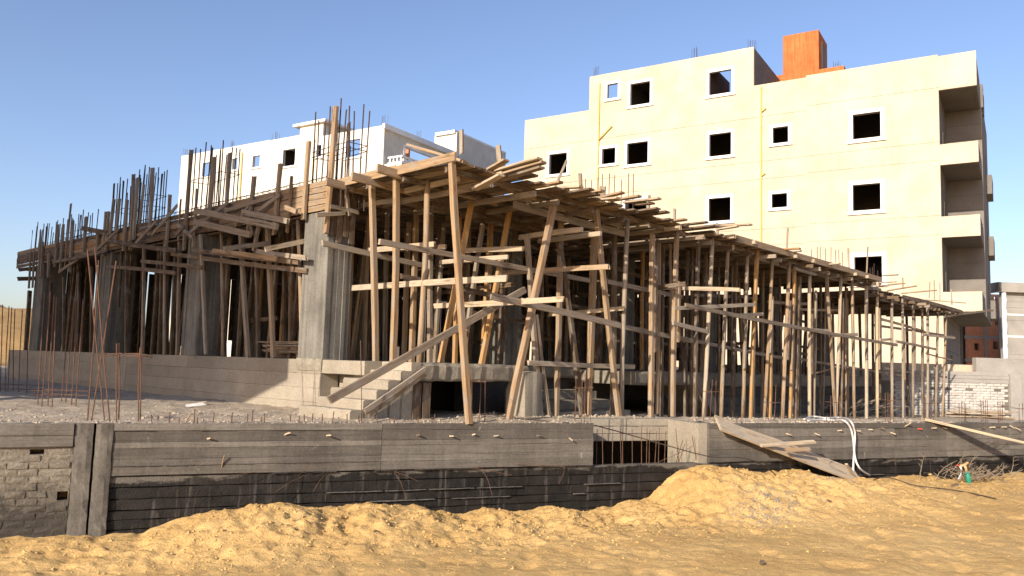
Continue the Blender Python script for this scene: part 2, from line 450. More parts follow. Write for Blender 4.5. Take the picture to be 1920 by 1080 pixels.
# ------------------------------------------------------------------ terrace inside the plot
def terr_z(X, Y, bump=True):
    X = np.asarray(X, float); Y = np.asarray(Y, float)
    n = (X - WF.o.x) * WF.n.x + (Y - WF.o.y) * WF.n.y
    u = (X - FW.o.x) * FW.s.x + (Y - FW.o.y) * FW.s.y
    z = ZT - .024 * np.clip(u, 0, 60) * sstep(n / 5)
    if bump: z = z + (fbm(X * 1.2, Y * 1.2, 41, 3) * .05 + fbm(X * 6, Y * 6, 43, 3, .6) * .035) * sstep((n - .05) / .4)
    return z
ts = np.concatenate([np.arange(-14, -5, 1.0), np.arange(-5, 19, .08), np.arange(19, 60, 1.5)]); tn = np.concatenate([np.arange(.02, 7, .08), np.arange(7, 60, 1.0)])
TS, TN = np.meshgrid(ts, tn)
TX = WF.o.x + WF.s.x * TS + WF.n.x * TN; TY = WF.o.y + WF.s.y * TS + WF.n.y * TN
cs_, cn_ = .5 * (TS[:-1, :-1] + TS[1:, 1:]), .5 * (TN[:-1, :-1] + TN[1:, 1:])
keep = ~((cs_ > S_G0) & (cs_ < S_G1) & (cn_ < 1.12))
tag(grid_mesh('terrace_ground', TX, TY, terr_z(TX, TY), M['grit'], keep), kind='structure')
pts = []; sz = []
for _ in range(4200):
    s = random.uniform(-4, 17); n = abs(random.gauss(0, 1.6)) + .06
    if S_G0 - .05 < s < S_G1 + .05 and n < 1.2: continue
    p = WF.P(s, n, 0); pts.append([p.x, p.y, 0]); sz.append(random.choice([.006, .008, .012, .016, .03]) * random.uniform(.7, 1.3))
for _ in range(260):       # crumbled lip along the wall top
    s = random.uniform(0, 17)
    if S_G0 < s < S_G1: continue
    p = WF.P(s, random.uniform(.01, .1), 0); pts.append([p.x, p.y, 0]); sz.append(random.uniform(.012, .03))
for _ in range(700):       # heap of broken mortar under the deck edge
    u = random.gauss(5.2, 1.0); v = random.gauss(-2.0, .5); p = FW.P(u, v, 0); pts.append([p.x, p.y, 0]); sz.append(random.choice([.02, .03, .05, .07]))
pts = np.array(pts); pts[:, 2] = terr_z(pts[:, 0], pts[:, 1])
lumps('terrace_rubble', pts, sz, M['grit'], 'loose rubble and gravel strewn over the terrace', 'rubble')
def tz(p): return float(terr_z(p[0], p[1], False))

# far sand hills at the left
hx = np.linspace(-120, -14, 70); hy = np.linspace(52, 110, 40); HX, HY = np.meshgrid(hx, hy)
def bumpf(x, y, cx, cy, rx, ry, h): return h * np.exp(-((x - cx) / rx) ** 2 - ((y - cy) / ry) ** 2)
HZ = .9 + bumpf(HX, HY, -52, 74, 13, 10, 5.4) + bumpf(HX, HY, -32, 80, 10, 9, 3.6) + bumpf(HX, HY, -75, 78, 20, 14, 6) + fbm(HX * .25, HY * .25, 61, 4) * 1.3
HZ = np.where((HX == hx[0]) | (HX == hx[-1]) | (HY == hy[0]) | (HY == hy[-1]), -1, HZ)
tag(grid_mesh('sand_hill', HX, HY, HZ, M['hill']), kind='structure')

# ------------------------------------------------------------------ generic wall with holes
def cellwall(F, rects, holes, t, n0=0.0, grooves=()):
    """rects: (s0,s1,z0,z1) solid areas, holes the same, grooves (s0,s1,z). Returns MB of a wall of thickness t"""
    S = sorted({round(x, 4) for r in list(rects) + list(holes) for x in r[:2]} | {round(x, 4) for g in grooves for x in g[:2]})
    Z = sorted({round(x, 4) for r in list(rects) + list(holes) for x in r[2:]} | {round(g[2] + d, 4) for g in grooves for d in (-.014, .014)})
    def depth(i, j):
        if i < 0 or j < 0 or i >= len(S) - 1 or j >= len(Z) - 1: return None
        cs, cz = (S[i] + S[i + 1]) / 2, (Z[j] + Z[j + 1]) / 2
        if not any(r[0] < cs < r[1] and r[2] < cz < r[3] for r in rects): return None
        if any(r[0] < cs < r[1] and r[2] < cz < r[3] for r in holes): return None
        if any(g[0] < cs < g[1] and abs(cz - g[2]) < .013 for g in grooves): return n0 + .03
        return n0
    mb = MB()
    D = [[depth(i, j) for j in range(len(Z) - 1)] for i in range(len(S) - 1)]
    for i in range(len(S) - 1):
        for j in range(len(Z) - 1):
            d = D[i][j]
            if d is None: continue
            a, b, c, e = S[i], S[i + 1], Z[j], Z[j + 1]
            mb.add([F.P(a, d, c), F.P(b, d, c), F.P(b, d, e), F.P(a, d, e)], [(0, 1, 2, 3)])
            mb.add([F.P(a, n0 + t, c), F.P(b, n0 + t, c), F.P(b, n0 + t, e), F.P(a, n0 + t, e)], [(3, 2, 1, 0)])
            for (di, dj, p, q) in ((-1, 0, (a, c), (a, e)), (1, 0, (b, e), (b, c)), (0, -1, (b, c), (a, c)), (0, 1, (a, e), (b, e))):
                o = D[i + di][j + dj] if 0 <= i + di < len(S) - 1 and 0 <= j + dj < len(Z) - 1 else None
                o2 = n0 + t if o is None else o
                if o2 > d + 1e-5:
                    mb.add([F.P(p[0], d, p[1]), F.P(q[0], d, q[1]), F.P(q[0], o2, q[1]), F.P(p[0], o2, p[1])], [(0, 1, 2, 3)])
    return mb
# ------------------------------------------------------------------ foundation wall along the plot edge
fw = empty('foundation_wall', WF.P(0, 0, 0), 'long board-marked concrete foundation wall, lower half tarred black, rising from the sand', 'wall')
def sweep(F, s0, s1, prof, jit=.004, step=.22):
    """profile [(n,z)...] swept along s with a little unevenness; closed solid"""
    mb = MB(); k = max(2, int((s1 - s0) / step) + 1); m_ = len(prof); vs = []; fs = []
    for i in range(k):
        s = s0 + (s1 - s0) * i / (k - 1); w = random.uniform(-jit, jit)
        for (n, z) in prof: vs.append(F.P(s, n + (w + random.uniform(-jit, jit) * .5 if n < .1 else 0), z + random.uniform(-jit, jit) * .6))
    for i in range(k - 1):
        for j in range(m_):
            fs.append((i * m_ + j, (i + 1) * m_ + j, (i + 1) * m_ + (j + 1) % m_, i * m_ + (j + 1) % m_))
    fs.append(tuple(range(m_))[::-1]); fs.append(tuple((k - 1) * m_ + j for j in range(m_)))
    mb.add(vs, fs); return mb
def course(F, name, s0, s1, z0, z1, nf, mat, parent, nb=.26, ch=.010, jit=.004):
    pr = [(nf + ch, z0), (nf, z0 + ch), (nf, z1 - ch), (nf + ch, z1), (nb, z1), (nb, z0)]
    return sweep(F, s0, s1, pr, jit).build(name, mat, parent)
Z_SEAM = WF.on_n(213, 893, 0)[1]
zs_up = np.linspace(ZT, Z_SEAM, 7); zs_up[1:-1] += np.array([.02, -.022, .018, -.015, .012])
joints = [wall_s(213), wall_s(717), S_G0]
joints2 = [S_G1, wall_s(1420), wall_s(1677), wall_s(1775), wall_s(1892), wall_s(2150)]
for js in (joints, joints2):
    for a, b in zip(js[:-1], js[1:]):
        for z1, z0 in zip(zs_up[:-1], zs_up[1:]):
            course(WF, 'concrete_course', a + .004, b - .004, z0 + .0005, z1 - .0005, random.uniform(-.007, .008), M['conc'], fw, ch=.005)
zs_lo = [Z_SEAM - .015]
while zs_lo[-1] > -1.0: zs_lo.append(zs_lo[-1] - random.uniform(.125, .17))
jl = [wall_s(205), wall_s(712), wall_s(1166), wall_s(1470), wall_s(1745), wall_s(2150)]
for a, b in zip(jl[:-1], jl[1:]):
    for k, (z1, z0) in enumerate(zip(zs_lo[:-1], zs_lo[1:])):
        course(WF, 'tarred_course', a + .003, b - .003, z0 + .004, z1 - .004, .045 + random.uniform(-.012, .014), M['tar'], fw, jit=.008)
# thin fins of grout that leaked between the boards
fin_rows = [(Z_SEAM - .006, joints[0] + 2.2, S_G0), (Z_SEAM - .006, S_G1, wall_s(1900)), (zs_lo[2], wall_s(620), wall_s(1166)), (zs_lo[3], wall_s(500), wall_s(1100)), (zs_lo[2], wall_s(1490), wall_s(1745)), (zs_up[1], joints[0], joints[1]), (zs_up[5], joints[0], joints[1]), (zs_up[1], S_G1 + 2, wall_s(1900))]
for (zf, a, b) in fin_rows:
    x = a
    while x < b - .1:
        L = min(random.uniform(.25, 1.1), b - x); t_ = random.uniform(.003, .007); dp = random.uniform(.004, .022)
        sweep(WF, x, x + L, [(.06, zf - t_), (.0 - dp * .4, zf - t_ * .6), (.0 - dp, zf), (.06, zf + t_)], .006, .05).build('grout_fin', M['mortar'], fw)
        x += L + random.choice([.05, .3, .6, 1.2])
# recessed opening with a beam set back and a dark basement behind
g0, g1 = S_G0, S_G1
zb0 = WF.on_n(1115, 828, 1.1)[1]; zb1 = WF.on_n(1300, 846, 1.1)[1]
for k in range(3):
    za = [ZT - .005 - (ZT - .005 - zb0) * t / 3 for t in (k, k + 1)]
    course(WF, 'beam_course', g0 - 1.0, g1 + .3, za[1] + .003, za[0] - .003, 1.1 + random.uniform(-.006, .006), M['plinth'], fw, nb=1.5)
mb = MB(); mb.fbox(WF, g1 - .2, g1 - .004, .06, 1.09, .3, ZT - .01); mb.build('pier', M['plinth'], fw)
mb = MB(); mb.fbox(WF, g0 - .3, g0 - .004, .27, 1.09, .3, ZT - .01); mb.build('pier', M['plinth'], fw)
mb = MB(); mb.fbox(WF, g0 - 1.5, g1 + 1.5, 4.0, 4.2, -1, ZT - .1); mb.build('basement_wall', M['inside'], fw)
# starter bars in the opening
for (x0, y0, x1, y1, lean) in [(1122, 805, 1118, 870, 0), (1131, 800, 1131, 872, 0), (1149, 802, 1148, 871, 0), (1163, 798, 1166, 870, 0), (1167, 806, 1168, 868, 0), (1186, 804, 1186, 868, 0), (1203, 797, 1203, 868, 0),
                         (1216, 802, 1212, 868, 0), (1217, 807, 1217, 868, 0), (1233, 808, 1227, 867, 0), (1238, 803, 1234, 867, 0), (1246, 808, 1245, 867, 0), (1268, 804, 1275, 866, 0), (1279, 824, 1262, 866, 0), (1284, 832, 1266, 867, 0), (1296, 818, 1310, 866, 0)]:
    s0, z0 = WF.on_n(x0, y0, .14); s1, z1 = WF.on_n(x1, y1, .14)
    mb = MB(); mb.tube([WF.P(s1, .14, z1 - .2), WF.P(s0, .14 + random.uniform(-.05, .05), z0)], .0065); mb.build('starter_bar', M['rust'], fw)
# stubs of starter bars along the wall top
stubs = [(285, 12), (293, 7), (317, 16), (336, 6), (364, 22), (371, 8), (399, 15), (434, 16), (437, 8), (470, 10), (477, 18), (491, 8), (499, 13), (546, 11), (564, 7), (572, 12), (586, 14), (606, 13), (624, 18), (653, 13), (675, 10), (681, 14), (709, 12), (733, 7), (740, 9), (766, 11), (785, 8), (813, 7), (829, 10), (1395, 8), (1480, 7), (1555, 9)]
for x, hpx in stubs:
    s = wall_s(x, 797); n = random.choice([.08, .08, .22, .45]); dep = WF.P(s, n, 0).y
    mb = MB(); mb.tube([WF.P(s, n, ZT - .1), WF.P(s + random.uniform(-.02, .02), n, ZT + .03 + hpx * dep / FOC)], .008); mb.build('starter_bar', M['rust'], fw)
# timber slivers, wires and tie ends left in the concrete
for (x, y, L, mt, an) in [(348, 792, .22, 'tan', .9), (388, 823, .12, 'pale', .2), (533, 816, .22, 'pale', .3), (612, 817, .14, 'pale', .2), (415, 880, .30, 'tan', 1.35), (780, 816, .10, 'brown', .2), (842, 818, .13, 'pale', .1), (884, 816, .12, 'pale', .3),
                          (925, 818, .16, 'grey', .2), (1006, 817, .12, 'brown', .1), (1066, 820, .14, 'white', -.5), (1473, 812, .14, 'white', -.3), (1527, 812, .12, 'white', -.4), (1570, 808, .14, 'pale', .2), (1603, 808, .14, 'pale', .1), (1628, 806, .10, 'pale', .2), (1647, 804, .12, 'brown', .3),
                          (1669, 810, .14, 'pale', -.4), (1697, 800, .16, 'white', .9), (1720, 804, .10, 'red', .1), (1747, 803, .10, 'white', .2), (1768, 802, .08, 'white', -.2), (1837, 804, .2, 'brown', .3), (1855, 802, .2, 'white', .2), (1877, 801, .2, 'white', .1), (1893, 797, .14, 'white', -.7), (1903, 801, .16, 'white', -.6)]:
    s, z = WF.on_n(x, y, 0); a = WF.P(s, .02, z); b = WF.P(s + math.cos(an) * L * .5, -.1 - random.uniform(0, .08), z + math.sin(an) * L)
    if mt == 'white': mt = 'pale'
    b = a.lerp(b, .7)
    beam('form_tie', a, b, .012, .022, M[mt], fw, rings=3)
for (x, y, dx, dy) in [(740, 885, 22, 50), (735, 883, 50, 20), (905, 877, 18, 52), (880, 877, 80, 14), (1062, 873, -14, 34), (570, 893, -55, 30), (615, 888, -28, 34), (500, 893, -60, -2), (1240, 866, 60, -30), (560, 893, 30, -20), (1000, 872, 60, 4), (960, 874, 50, -2),
                       (1480, 860, 30, 12), (1570, 856, -16, 14), (1677, 848, 3, 26), (1753, 845, 10, 18), (1730, 846, 6, 14), (1790, 840, 20, 16), (1840, 836, 24, -12), (1875, 832, -20, 20), (1850, 834, 60, -10), (1900, 830, -40, 10), (1820, 838, 30, 10)]:
    s, z = WF.on_n(x, y, -.01); s2, z2 = WF.on_n(x + dx, y + dy, -.16)
    mid = WF.P((s + s2) / 2 + random.uniform(-.03, .03), -.10, (z + z2) / 2 + random.uniform(0, .05))
    mb = MB(); mb.tube([WF.P(s, .05, z), mid, WF.P(s2, -.16, z2)], .0042, 5); mb.build('tie_wire', M['rust'], fw)

# left end of the same wall: two pilasters and a panel of rough brick
M['pil'] = concrete('pilaster_concrete', (.10, .09, .075), (.18, .16, .135), 2.4, streak=.3, bump=.8)
for (x0, x1, nf, mt) in [(140, 177, -.015, 'conc'), (180, 214, -.03, 'conc')]:
    s0 = wall_s(x0); s1 = wall_s(x1)
    mb = MB(); k = 26; vs = []; fs = []
    for i in range(k):
        z = ZT - .004 - i * (2.6 / (k - 1))
        for (s, n) in [(s0, .25), (s0 + .006, nf + .012), (s0 + (s1 - s0) * .3, nf), (s0 + (s1 - s0) * .7, nf - .006), (s1 - .006, nf + .012), (s1, .25)]:
            vs.append(WF.P(s + random.uniform(-.004, .004), n + random.uniform(-.010, .010), z))
    for i in range(k - 1):
        for j in range(5): fs.append((i * 6 + j, (i + 1) * 6 + j, (i + 1) * 6 + j + 1, i * 6 + j + 1))
    fs.append(tuple(range(6))); mb.add(vs, fs); mb.build('pilaster', M['pil'], fw)
def brickmat(name, stops):
    """rough smeared brickwork; the tar splashed over its foot fades out in ragged patches"""
    k = NT(name); v = k.coords('World'); n1 = k.noise(v, 5, 7, .7); n2 = k.noise(v, 30, 4, .75); n3 = k.noise(v, 2.2, 5, .65)
    sep = k.new('ShaderNodeSeparateXYZ'); g = k.new('ShaderNodeNewGeometry'); k.l(g.outputs['Position'], sep.inputs[0])
    c = k.ramp(n1, stops)
    c = k.mix(1.0, c, k.ramp(n2, [(.25, (.6, .6, .6)), (.65, (1.15, 1.15, 1.12))]), 'MULTIPLY')
    f = k.math('ADD', sep.outputs['Z'], k.math('MULTIPLY', k.math('SUBTRACT', n3, .5), 1.6))
    tar = k.ramp(f, [(.35, (1, 1, 1)), (.85, (0, 0, 0))])
    c = k.mix(k.mix(1.0, tar, (.85, .85, .85), 'MULTIPLY'), c, (.042, .037, .032))
    k.bump(k.math('ADD', n1, k.math('MULTIPLY', n2, .8)), 1.0, .03)
    return k.done(c, .95)
paleb = brickmat('smeared_brick', [(.3, (.17, .145, .112)), (.7, (.29, .25, .20))])
S_B1 = wall_s(140)
bh = [(wall_s(55, 848), wall_s(82, 848), WF.on_n(68, 853, 0)[1], WF.on_n(68, 843, 0)[1]), (wall_s(106, 930), wall_s(126, 930), WF.on_n(116, 939, 0)[1], WF.on_n(116, 922, 0)[1])]
cellwall(WF, [(S_B1 - 5, S_B1 - .004, -1.2, 1.28)], bh, .3, .03).build('mortar_bed', paleb, fw)
for k, (za, zb) in enumerate([(1.28, 1.43), (1.433, 1.6)]):
    course(WF, 'concrete_course', S_B1 - 5, S_B1 - .004, za, zb, -.02 - .008 * k, M['conc'], fw)
def brick_mesh(name, L, D, h, j=.010):
    mb = MB(); vs = []
    for (x, y, z) in [(0, 0, 0), (1, 0, 0), (1, 0, 1), (0, 0, 1), (0, 1, 0), (1, 1, 0), (1, 1, 1), (0, 1, 1)]:
        vs.append((x * L + random.uniform(-j, j), y * D + random.uniform(-j, j) * .6, z * h + random.uniform(-j, j) * .6))
    c = V3((L / 2, -.012, h / 2)); vs.append(c)
    fs = [(0, 1, 8), (1, 2, 8), (2, 3, 8), (3, 0, 8), (1, 5, 6, 2), (4, 0, 3, 7), (3, 2, 6, 7), (4, 5, 1, 0), (5, 4, 7, 6)]
    mb.add(vs, fs); return mb.mesh(name)
BR = {mt.name: [brick_mesh('brick', .235, .11, .084, .013) for _ in range(8)] for mt in (paleb,)}
for mt in (paleb,):
    for me in BR[mt.name]: me.materials.append(mt)
MWB = Matrix.Rotation(WF.ang, 4, 'Z')
z = 1.185; r = 0
hole_s = [(wall_s(68, 848), 1.0), (wall_s(116, 930), .4)]
while z > -.75:
    s = S_B1 - .26 + (.125 if r % 2 else 0); first = True
    while s > S_B1 - 5:
        L = .235
        if s + L > S_B1: s -= .0
        zz = z + .04
        p = WF.P(s if s + L < S_B1 else S_B1 - L - .003, .026 + random.uniform(-.010, .008), z)
        pxs = s + .12
        hole = any(h[0] - .12 < pxs < h[1] + .12 and h[2] - .045 < zz < h[3] + .045 for h in bh)
        if not hole:
            mt = paleb
            mw = MWB.copy(); mw.translation = p
            link('brick', random.choice(BR[mt.name]), None, fw, mw)
        s -= .25
    z -= .098; r += 1

def window(F, hole, fwid, parent, mat, n0=0.0, proud=.05, sill=True, label=None):
    s0, s1, z0, z1 = hole; mb = MB(); w = fwid
    for (a, b, c, d) in [(s0 - w, s0, z0 - w, z1 + w), (s1, s1 + w, z0 - w, z1 + w), (s0, s1, z1, z1 + w), (s0, s1, z0 - w, z0)]:
        mb.fbox(F, a, b, n0 - proud, n0 + .10, c, d)
    o = mb.build('window', mat, parent)
    if label: o['label'] = label
    if sill:
        mb = MB(); mb.fbox(F, s0 - w * 1.35, s1 + w * 1.35, n0 - proud - .06, n0 - proud + .002, z0 - w - .012, z0 - w * .45)
        mb.build('sill', mat, o)
    return o
def px_hole(F, x0, x1, y0, y1, n=0.0):
    s0, _ = F.on_n(x0, (y0 + y1) / 2, n); s1, _ = F.on_n(x1, (y0 + y1) / 2, n)
    xm = (x0 + x1) / 2
    return (s0, s1, F.on_n(xm, y1, n)[1], F.on_n(xm, y0, n)[1])
def tuft(F, s, n, z, hgt, parent, cnt=5, r=.012, sp=.45, mat='rebar'):
    """starter bars of a roof column"""
    for k in range(cnt):
        ss = s + sp * (k / (cnt - 1) - .5) + random.uniform(-.03, .03); nn = n + random.choice([0, .3])
        mb = MB(); mb.tube([F.P(ss, nn, z - .2), F.P(ss + random.uniform(-.05, .05), nn, z + hgt * random.uniform(.75, 1.05))], r, 4)
        mb.build('roof_rebar', M[mat], parent)

# ------------------------------------------------------------------ cream apartment block
cb = empty('cream_apartment_block', CF.P(-10, 5, .6), 'tall unfinished cream apartment block with white window surrounds behind the timber props', 'building')
def cz_(x, y): return CF.on_n(x, y, 0)
ZB = -.2
s984 = cz_(984, 240)[0]; s1105 = cz_(1105, 180)[0]; s1172 = cz_(1172, 150)[0]; s1413 = cz_(1413, 130)[0]; s1512 = cz_(1512, 160)[0]
sE = 0.0; s1832 = cz_(1833, 130)[0]
zt_l = cz_(1045, 216)[1]; zt_a = cz_(1138, 138)[1]; zt_b = cz_(1292, 110)[1]; zt_c = cz_(1462, 153)[1]; zt_d = cz_(1670, 117.5)[1]
wl = {}
for nm, r in dict(w1=(1139, 1159, 157, 184), w2=(1182, 1219, 155, 196), w3=(1330, 1372, 133, 176), w4=(1030, 1063, 288, 326), w5=(1129, 1154, 278, 307), w6=(1176, 1215, 267, 307),
                  w7=(1330, 1371, 250, 292), w8=(1449, 1478, 238, 268), w10=(1447, 1476, 363, 389), w12=(1329, 1370, 371, 414), w14=(1172, 1213, 374, 413)).items(): wl[nm] = px_hole(CF, *r)
wr = {nm: px_hole(CF, *r, -.1) for nm, r in dict(w9=(1599, 1651, 212, 259), w11=(1599, 1651, 345, 394), w13=(1602, 1654, 481, 530)).items()}
# facade joints
def zl(x, y, n=0): return CF.on_n(x, y, n)[1]
gl = [zl(1045, 267), zl(1300, 172 + 6), zl(1300, 218), zl(1045, 370), zl(1250, 345), zl(1250, 323), zl(1300, 450)]
gl = [zl(1470, 213), zl(1470, 304 - 6), zl(1470, 332), zl(1470, 427), zl(1470, 458)]
grooves_l = [(s984, s1512, z) for z in gl]
grooves_r = [(s1512, sE, zl(x, y, -.1)) for (x, y) in [(1640, 181), (1640, 279), (1640, 312), (1640, 412), (1640, 447)]]
cellwall(CF, [(s984, s1105, ZB, zt_l), (s1105, s1172, ZB, zt_a), (s1172, s1413, ZB, zt_b), (s1413, s1512, ZB, zt_c)], wl.values(), .25, 0, grooves_l).build('wall', M['cream'], cb)
cellwall(CF, [(s1512, sE, ZB, zt_d)], wr.values(), .35, -.1, grooves_r).build('wall', M['cream'], cb)
for nm in wl: window(CF, wl[nm], .205 if nm not in ('w1', 'w5', 'w8', 'w10') else .195, cb, M['white'])
for nm in wr: window(CF, wr[nm], .24, cb, M['white'], -.1)
# back, flanks, floors and roof: an enclosed shell
DEP = 18.0; zroof = zt_c - .55
mb = MB(); mb.fbox(CF, s984, sE, DEP - .25, DEP, ZB, zroof); mb.build('back_wall', M['cement'], cb)
mb = MB(); mb.fbox(CF, s984, s984 + .25, .26, DEP - .26, ZB, zt_l - .01); mb.build('flank_wall', M['cement'], cb)
FLP = (zl(1640, 312, -.1) - zl(1640, 447, -.1))
zf0 = zl(1640, 430, -.1)
for k in (-1, 0, 1):
    mb = MB(); mb.fbox(CF, s984 + .26, sE - .02, .3, DEP - .3, zf0 + k * FLP - .1, zf0 + k * FLP + .1); mb.build('floor_slab', M['inside'], cb)
mb = MB(); mb.fbox(CF, s984 + .26, sE - .02, .3, DEP - .3, zroof - .2, zroof); mb.build('roof_slab', M['inside'], cb)
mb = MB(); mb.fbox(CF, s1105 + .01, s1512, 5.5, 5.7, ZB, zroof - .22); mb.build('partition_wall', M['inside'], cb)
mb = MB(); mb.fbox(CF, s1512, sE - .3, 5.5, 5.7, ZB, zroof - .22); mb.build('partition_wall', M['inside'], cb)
# penthouse rooms on the roof
mb = MB(); mb.fbox(CF, s1172 - .05, s1172 + 3.6, .26, 5.5, zt_b - .35, zt_b - .12); mb.build('roof_slab', M['inside'], cb)
mb = MB(); mb.fbox(CF, s1172 - .05, s1172 + 3.6, 5.3, 5.5, zroof, zt_b - .36); mb.build('partition_wall', M['inside'], cb)
mb = MB(); mb.fbox(CF, s1172 - .3, s1172 - .06, .26, 5.5, zroof, zt_b - .12); mb.build('partition_wall', M['inside'], cb)
mb = MB(); mb.fbox(CF, wl['w3'][0] - 1.6, s1413 - .26, .26, 2.6, zt_b - .35, zt_b - .12); mb.build('roof_slab', M['inside'], cb)
mb = MB(); mb.fbox(CF, wl['w3'][0] - .35, wl['w3'][0] - .12, .26, 5.0, zroof, zt_b - .36); mb.build('partition_wall', M['inside'], cb)
mb = MB(); mb.box(CF.P(s1413 - .25, .26, 0), CF.P(s1413 - .002, .26, 0), CF.P(s1413 - .002, 7, 0), CF.P(s1413 - .25, 7, 0), zroof, zt_b - .03); mb.build('flank_wall', M['cement'], cb)
# right-hand wing: recessed loggias with parapets
zp = {}
par = [(zl(1800, 163.5, -.1), zl(1800, 99, -.1)), (zl(1800, 306, -.1), zl(1800, 267, -.1)), (zl(1800, 443.5, -.1), zl(1800, 404, -.1)), (zl(1800, 584, -.1), zl(1800, 547, -.1))]
sP = CF.on_n(1835, 300, -.1)[0]
RD = 4.8
for i, (z0, z1) in enumerate(par):
    mb = MB(); e = 14; vs = []; fs = []
    # front parapet with a slightly ragged lower edge
    mb.fbox(CF, sE + .003, sP, -.1, .08, z0, z1); mb.build('parapet', M['cream'], cb)
    if i: mb = MB(); mb.fbox(CF, sP - .18, sP - .002, .082, RD - .003, z0 + .01, z1 - .01); mb.build('side_parapet', M['cement'], cb)
    else: mb = MB(); mb.fbox(CF, sP - .18, sP - .002, .082, RD - .003, z0 + .01, z1 - .3); mb.build('side_parapet', M['cement'], cb)
    mb = MB(); mb.fbox(CF, sE + .003, sP - .185, .085, RD - .003, z0 + .02, z0 + .2); mb.build('loggia_slab', M['cement'], cb)
sW = CF.on_n(1845, 400, RD)[0]
zlow = par[3][0] + .01; ztop = par[0][1] - .9
wing_end = 15.6
gro = [(sE, sW, z0 + k * .95) for (z0, z1) in par for k in (-1.0, -2.0, -3.0, -3.9)]
cellwall(CF, [(sE + .0, sW, zlow, ztop)], [], .2, RD, gro).build('wing_front_wall', M['cement'], cb)
mb = MB(); mb.fbox(CF, sW - .2, sW, RD + .201, wing_end, zlow, ztop - .02); mb.build('wing_side_wall', M['cement'], cb)
mb = MB(); mb.fbox(CF, sE, sW - .2, RD + .201, wing_end, zlow + .005, zlow + .25); mb.build('wing_soffit', M['cement'], cb)
mb = MB(); mb.fbox(CF, sE, sW - .2, RD + .201, wing_end, ztop - .3, ztop - .05); mb.build('roof_slab', M['cement'], cb)
SG = Frame(CF.P(sE, 0, 0), CF.ang + math.pi / 2)      # flank under the wing, looking right: s = depth, n = leftwards
cellwall(SG, [(.27, 15, ZB, par[0][0])], [(5.2, 6.6, ZB, 4.0)], .2, .001, [(.27, 15, zl(1800, 640) + k * .9) for k in (-.5, .5, 1.5)]).build('flank_wall', M['cement'], cb)
for (i, zk) in enumerate([par[1][0], par[2][0], par[3][0]]):
    mb = MB(); mb.fbox(CF, sE + .002, sE + .06, 1.9, 2.7, zk + .21, zk + 2.5); mb.build('door', M['inside'], cb)
for k, (n0, n1, ex) in enumerate([(11.0, 14.0, .35)]):
    for (z0, z1) in par[1:]:
        mb = MB(); mb.fbox(CF, sW + .001, sW + ex, n0, n1, z0 + .3, z1 + .4); mb.build('bay', M['cement'], cb)
        mb = MB(); mb.fbox(CF, sW + .001, sW + .02, n0 - 1.2, n0 - .4, z1 + .1, z1 + 1.5); mb.build('side_window', M['inside'], cb)
for (n0, n1, zz) in [(5.0, 6.0, .5), (6.6, 7.4, .3)]:
    mb = MB(); mb.fbox(CF, sW - 1.0, sW + .1, n0, n1, ztop - 1, ztop + zz); mb.build('roof_pier', M['cement'], cb)
# cream plinth wall at its foot
# orange stair tower on the roof
so_ = CF.on_n(1468, 100, 7.3)[0]; so1 = CF.on_n(1535, 100, 7.3)[0]
zo = CF.on_n(1500, 62, 7.3)[1]; zo2 = CF.on_n(1465, 140, 7.3)[1]; zo3 = CF.on_n(1560, 126, 7.3)[1]
so2 = CF.on_n(1449, 140, 7.3)[0]; so3 = CF.on_n(1582, 126, 7.3)[0]
tw = MB(); tw.fbox(CF, so_, so1, 7.3, 10.4, zroof, zo); tower = tw.build('stair_tower', M['orangewall'], cb)
mb = MB(); mb.fbox(CF, so1 - .02, so1 + .03, 8.4, 9.7, zo3 + .2, zo - .5); mb.build('window', M['cement'], tower)
mb = MB(); mb.fbox(CF, so2 - 1.0, so_ - .002, 7.32, 10.4, zroof, zo2); mb.build('tower_parapet', M['orangewall'], cb)
mb = MB(); mb.fbox(CF, so1 + .002, so3, 7.32, 10.4, zroof, zo3); mb.build('tower_parapet', M['orangewall'], cb)
# drain pipes
def pipe(pts, r=.05):
    mb = MB(); mb.tube([CF.P(s, -.08, z) for s, z in pts], r, 8); return mb.build('drain_pipe', M['pipe'], cb, True)
pp = lambda x, y: CF.on_n(x, y, -.08)
s_ = pp(1124, 160)[0]
pipe([(s_, pp(1124, 156)[1]), (s_, 0)]); pipe([(s_, pp(1121, 263)[1]), pp(1147, 236)], .065)
s_ = pp(1427, 165)[0]
pipe([(s_, pp(1427, 162)[1]), (s_, 0)]); pipe([(s_, pp(1427, 210)[1]), (s_ + .3, pp(1432, 203)[1])], .06); pipe([(s_, pp(1427, 330)[1]), (s_ + .25, pp(1431, 325)[1])], .06)
for (x, y, n, hgt) in [(1117, 140, .12, .65), (1302, 110, .12, .85), (1409, 96, .12, .9), (1569, 128, 7.5, .6)]:
    s, z = CF.on_n(x, y, n); tuft(CF, s, n, z, hgt, cb, 6)
# ------------------------------------------------------------------ white apartment block
wb = empty('white_apartment_block', BF.P(-8, 4, 1), 'distant white apartment block with balustrades and roof rebar behind the raised posts', 'building')
def bz(x, y, n=0): return BF.on_n(x, y, n)
s340 = bz(340, 300)[0]; sA = bz(505, 270)[0]; sB0 = bz(563, 240)[0]; sB1 = bz(606, 240)[0]
zA = bz(420, 278)[1]; zBt = bz(585, 234)[1]; zC = bz(660, 245)[1]; zA2 = bz(535, 258)[1]
wh = [px_hole(BF, 380, 395, 305, 330), px_hole(BF, 436, 446, 297, 318), px_hole(BF, 474, 488, 292, 313), px_hole(BF, 531, 554, 280, 311), px_hole(BF, 594, 603, 272, 294), px_hole(BF, 649, 676, 262, 294)]
cellwall(BF, [(s340, sA, 0, zA), (sA, sB0, 0, zA2), (sB0, sB1, 0, zBt), (sB1, 0, 0, zC)], wh, .25).build('wall', M['whitewall'], wb)
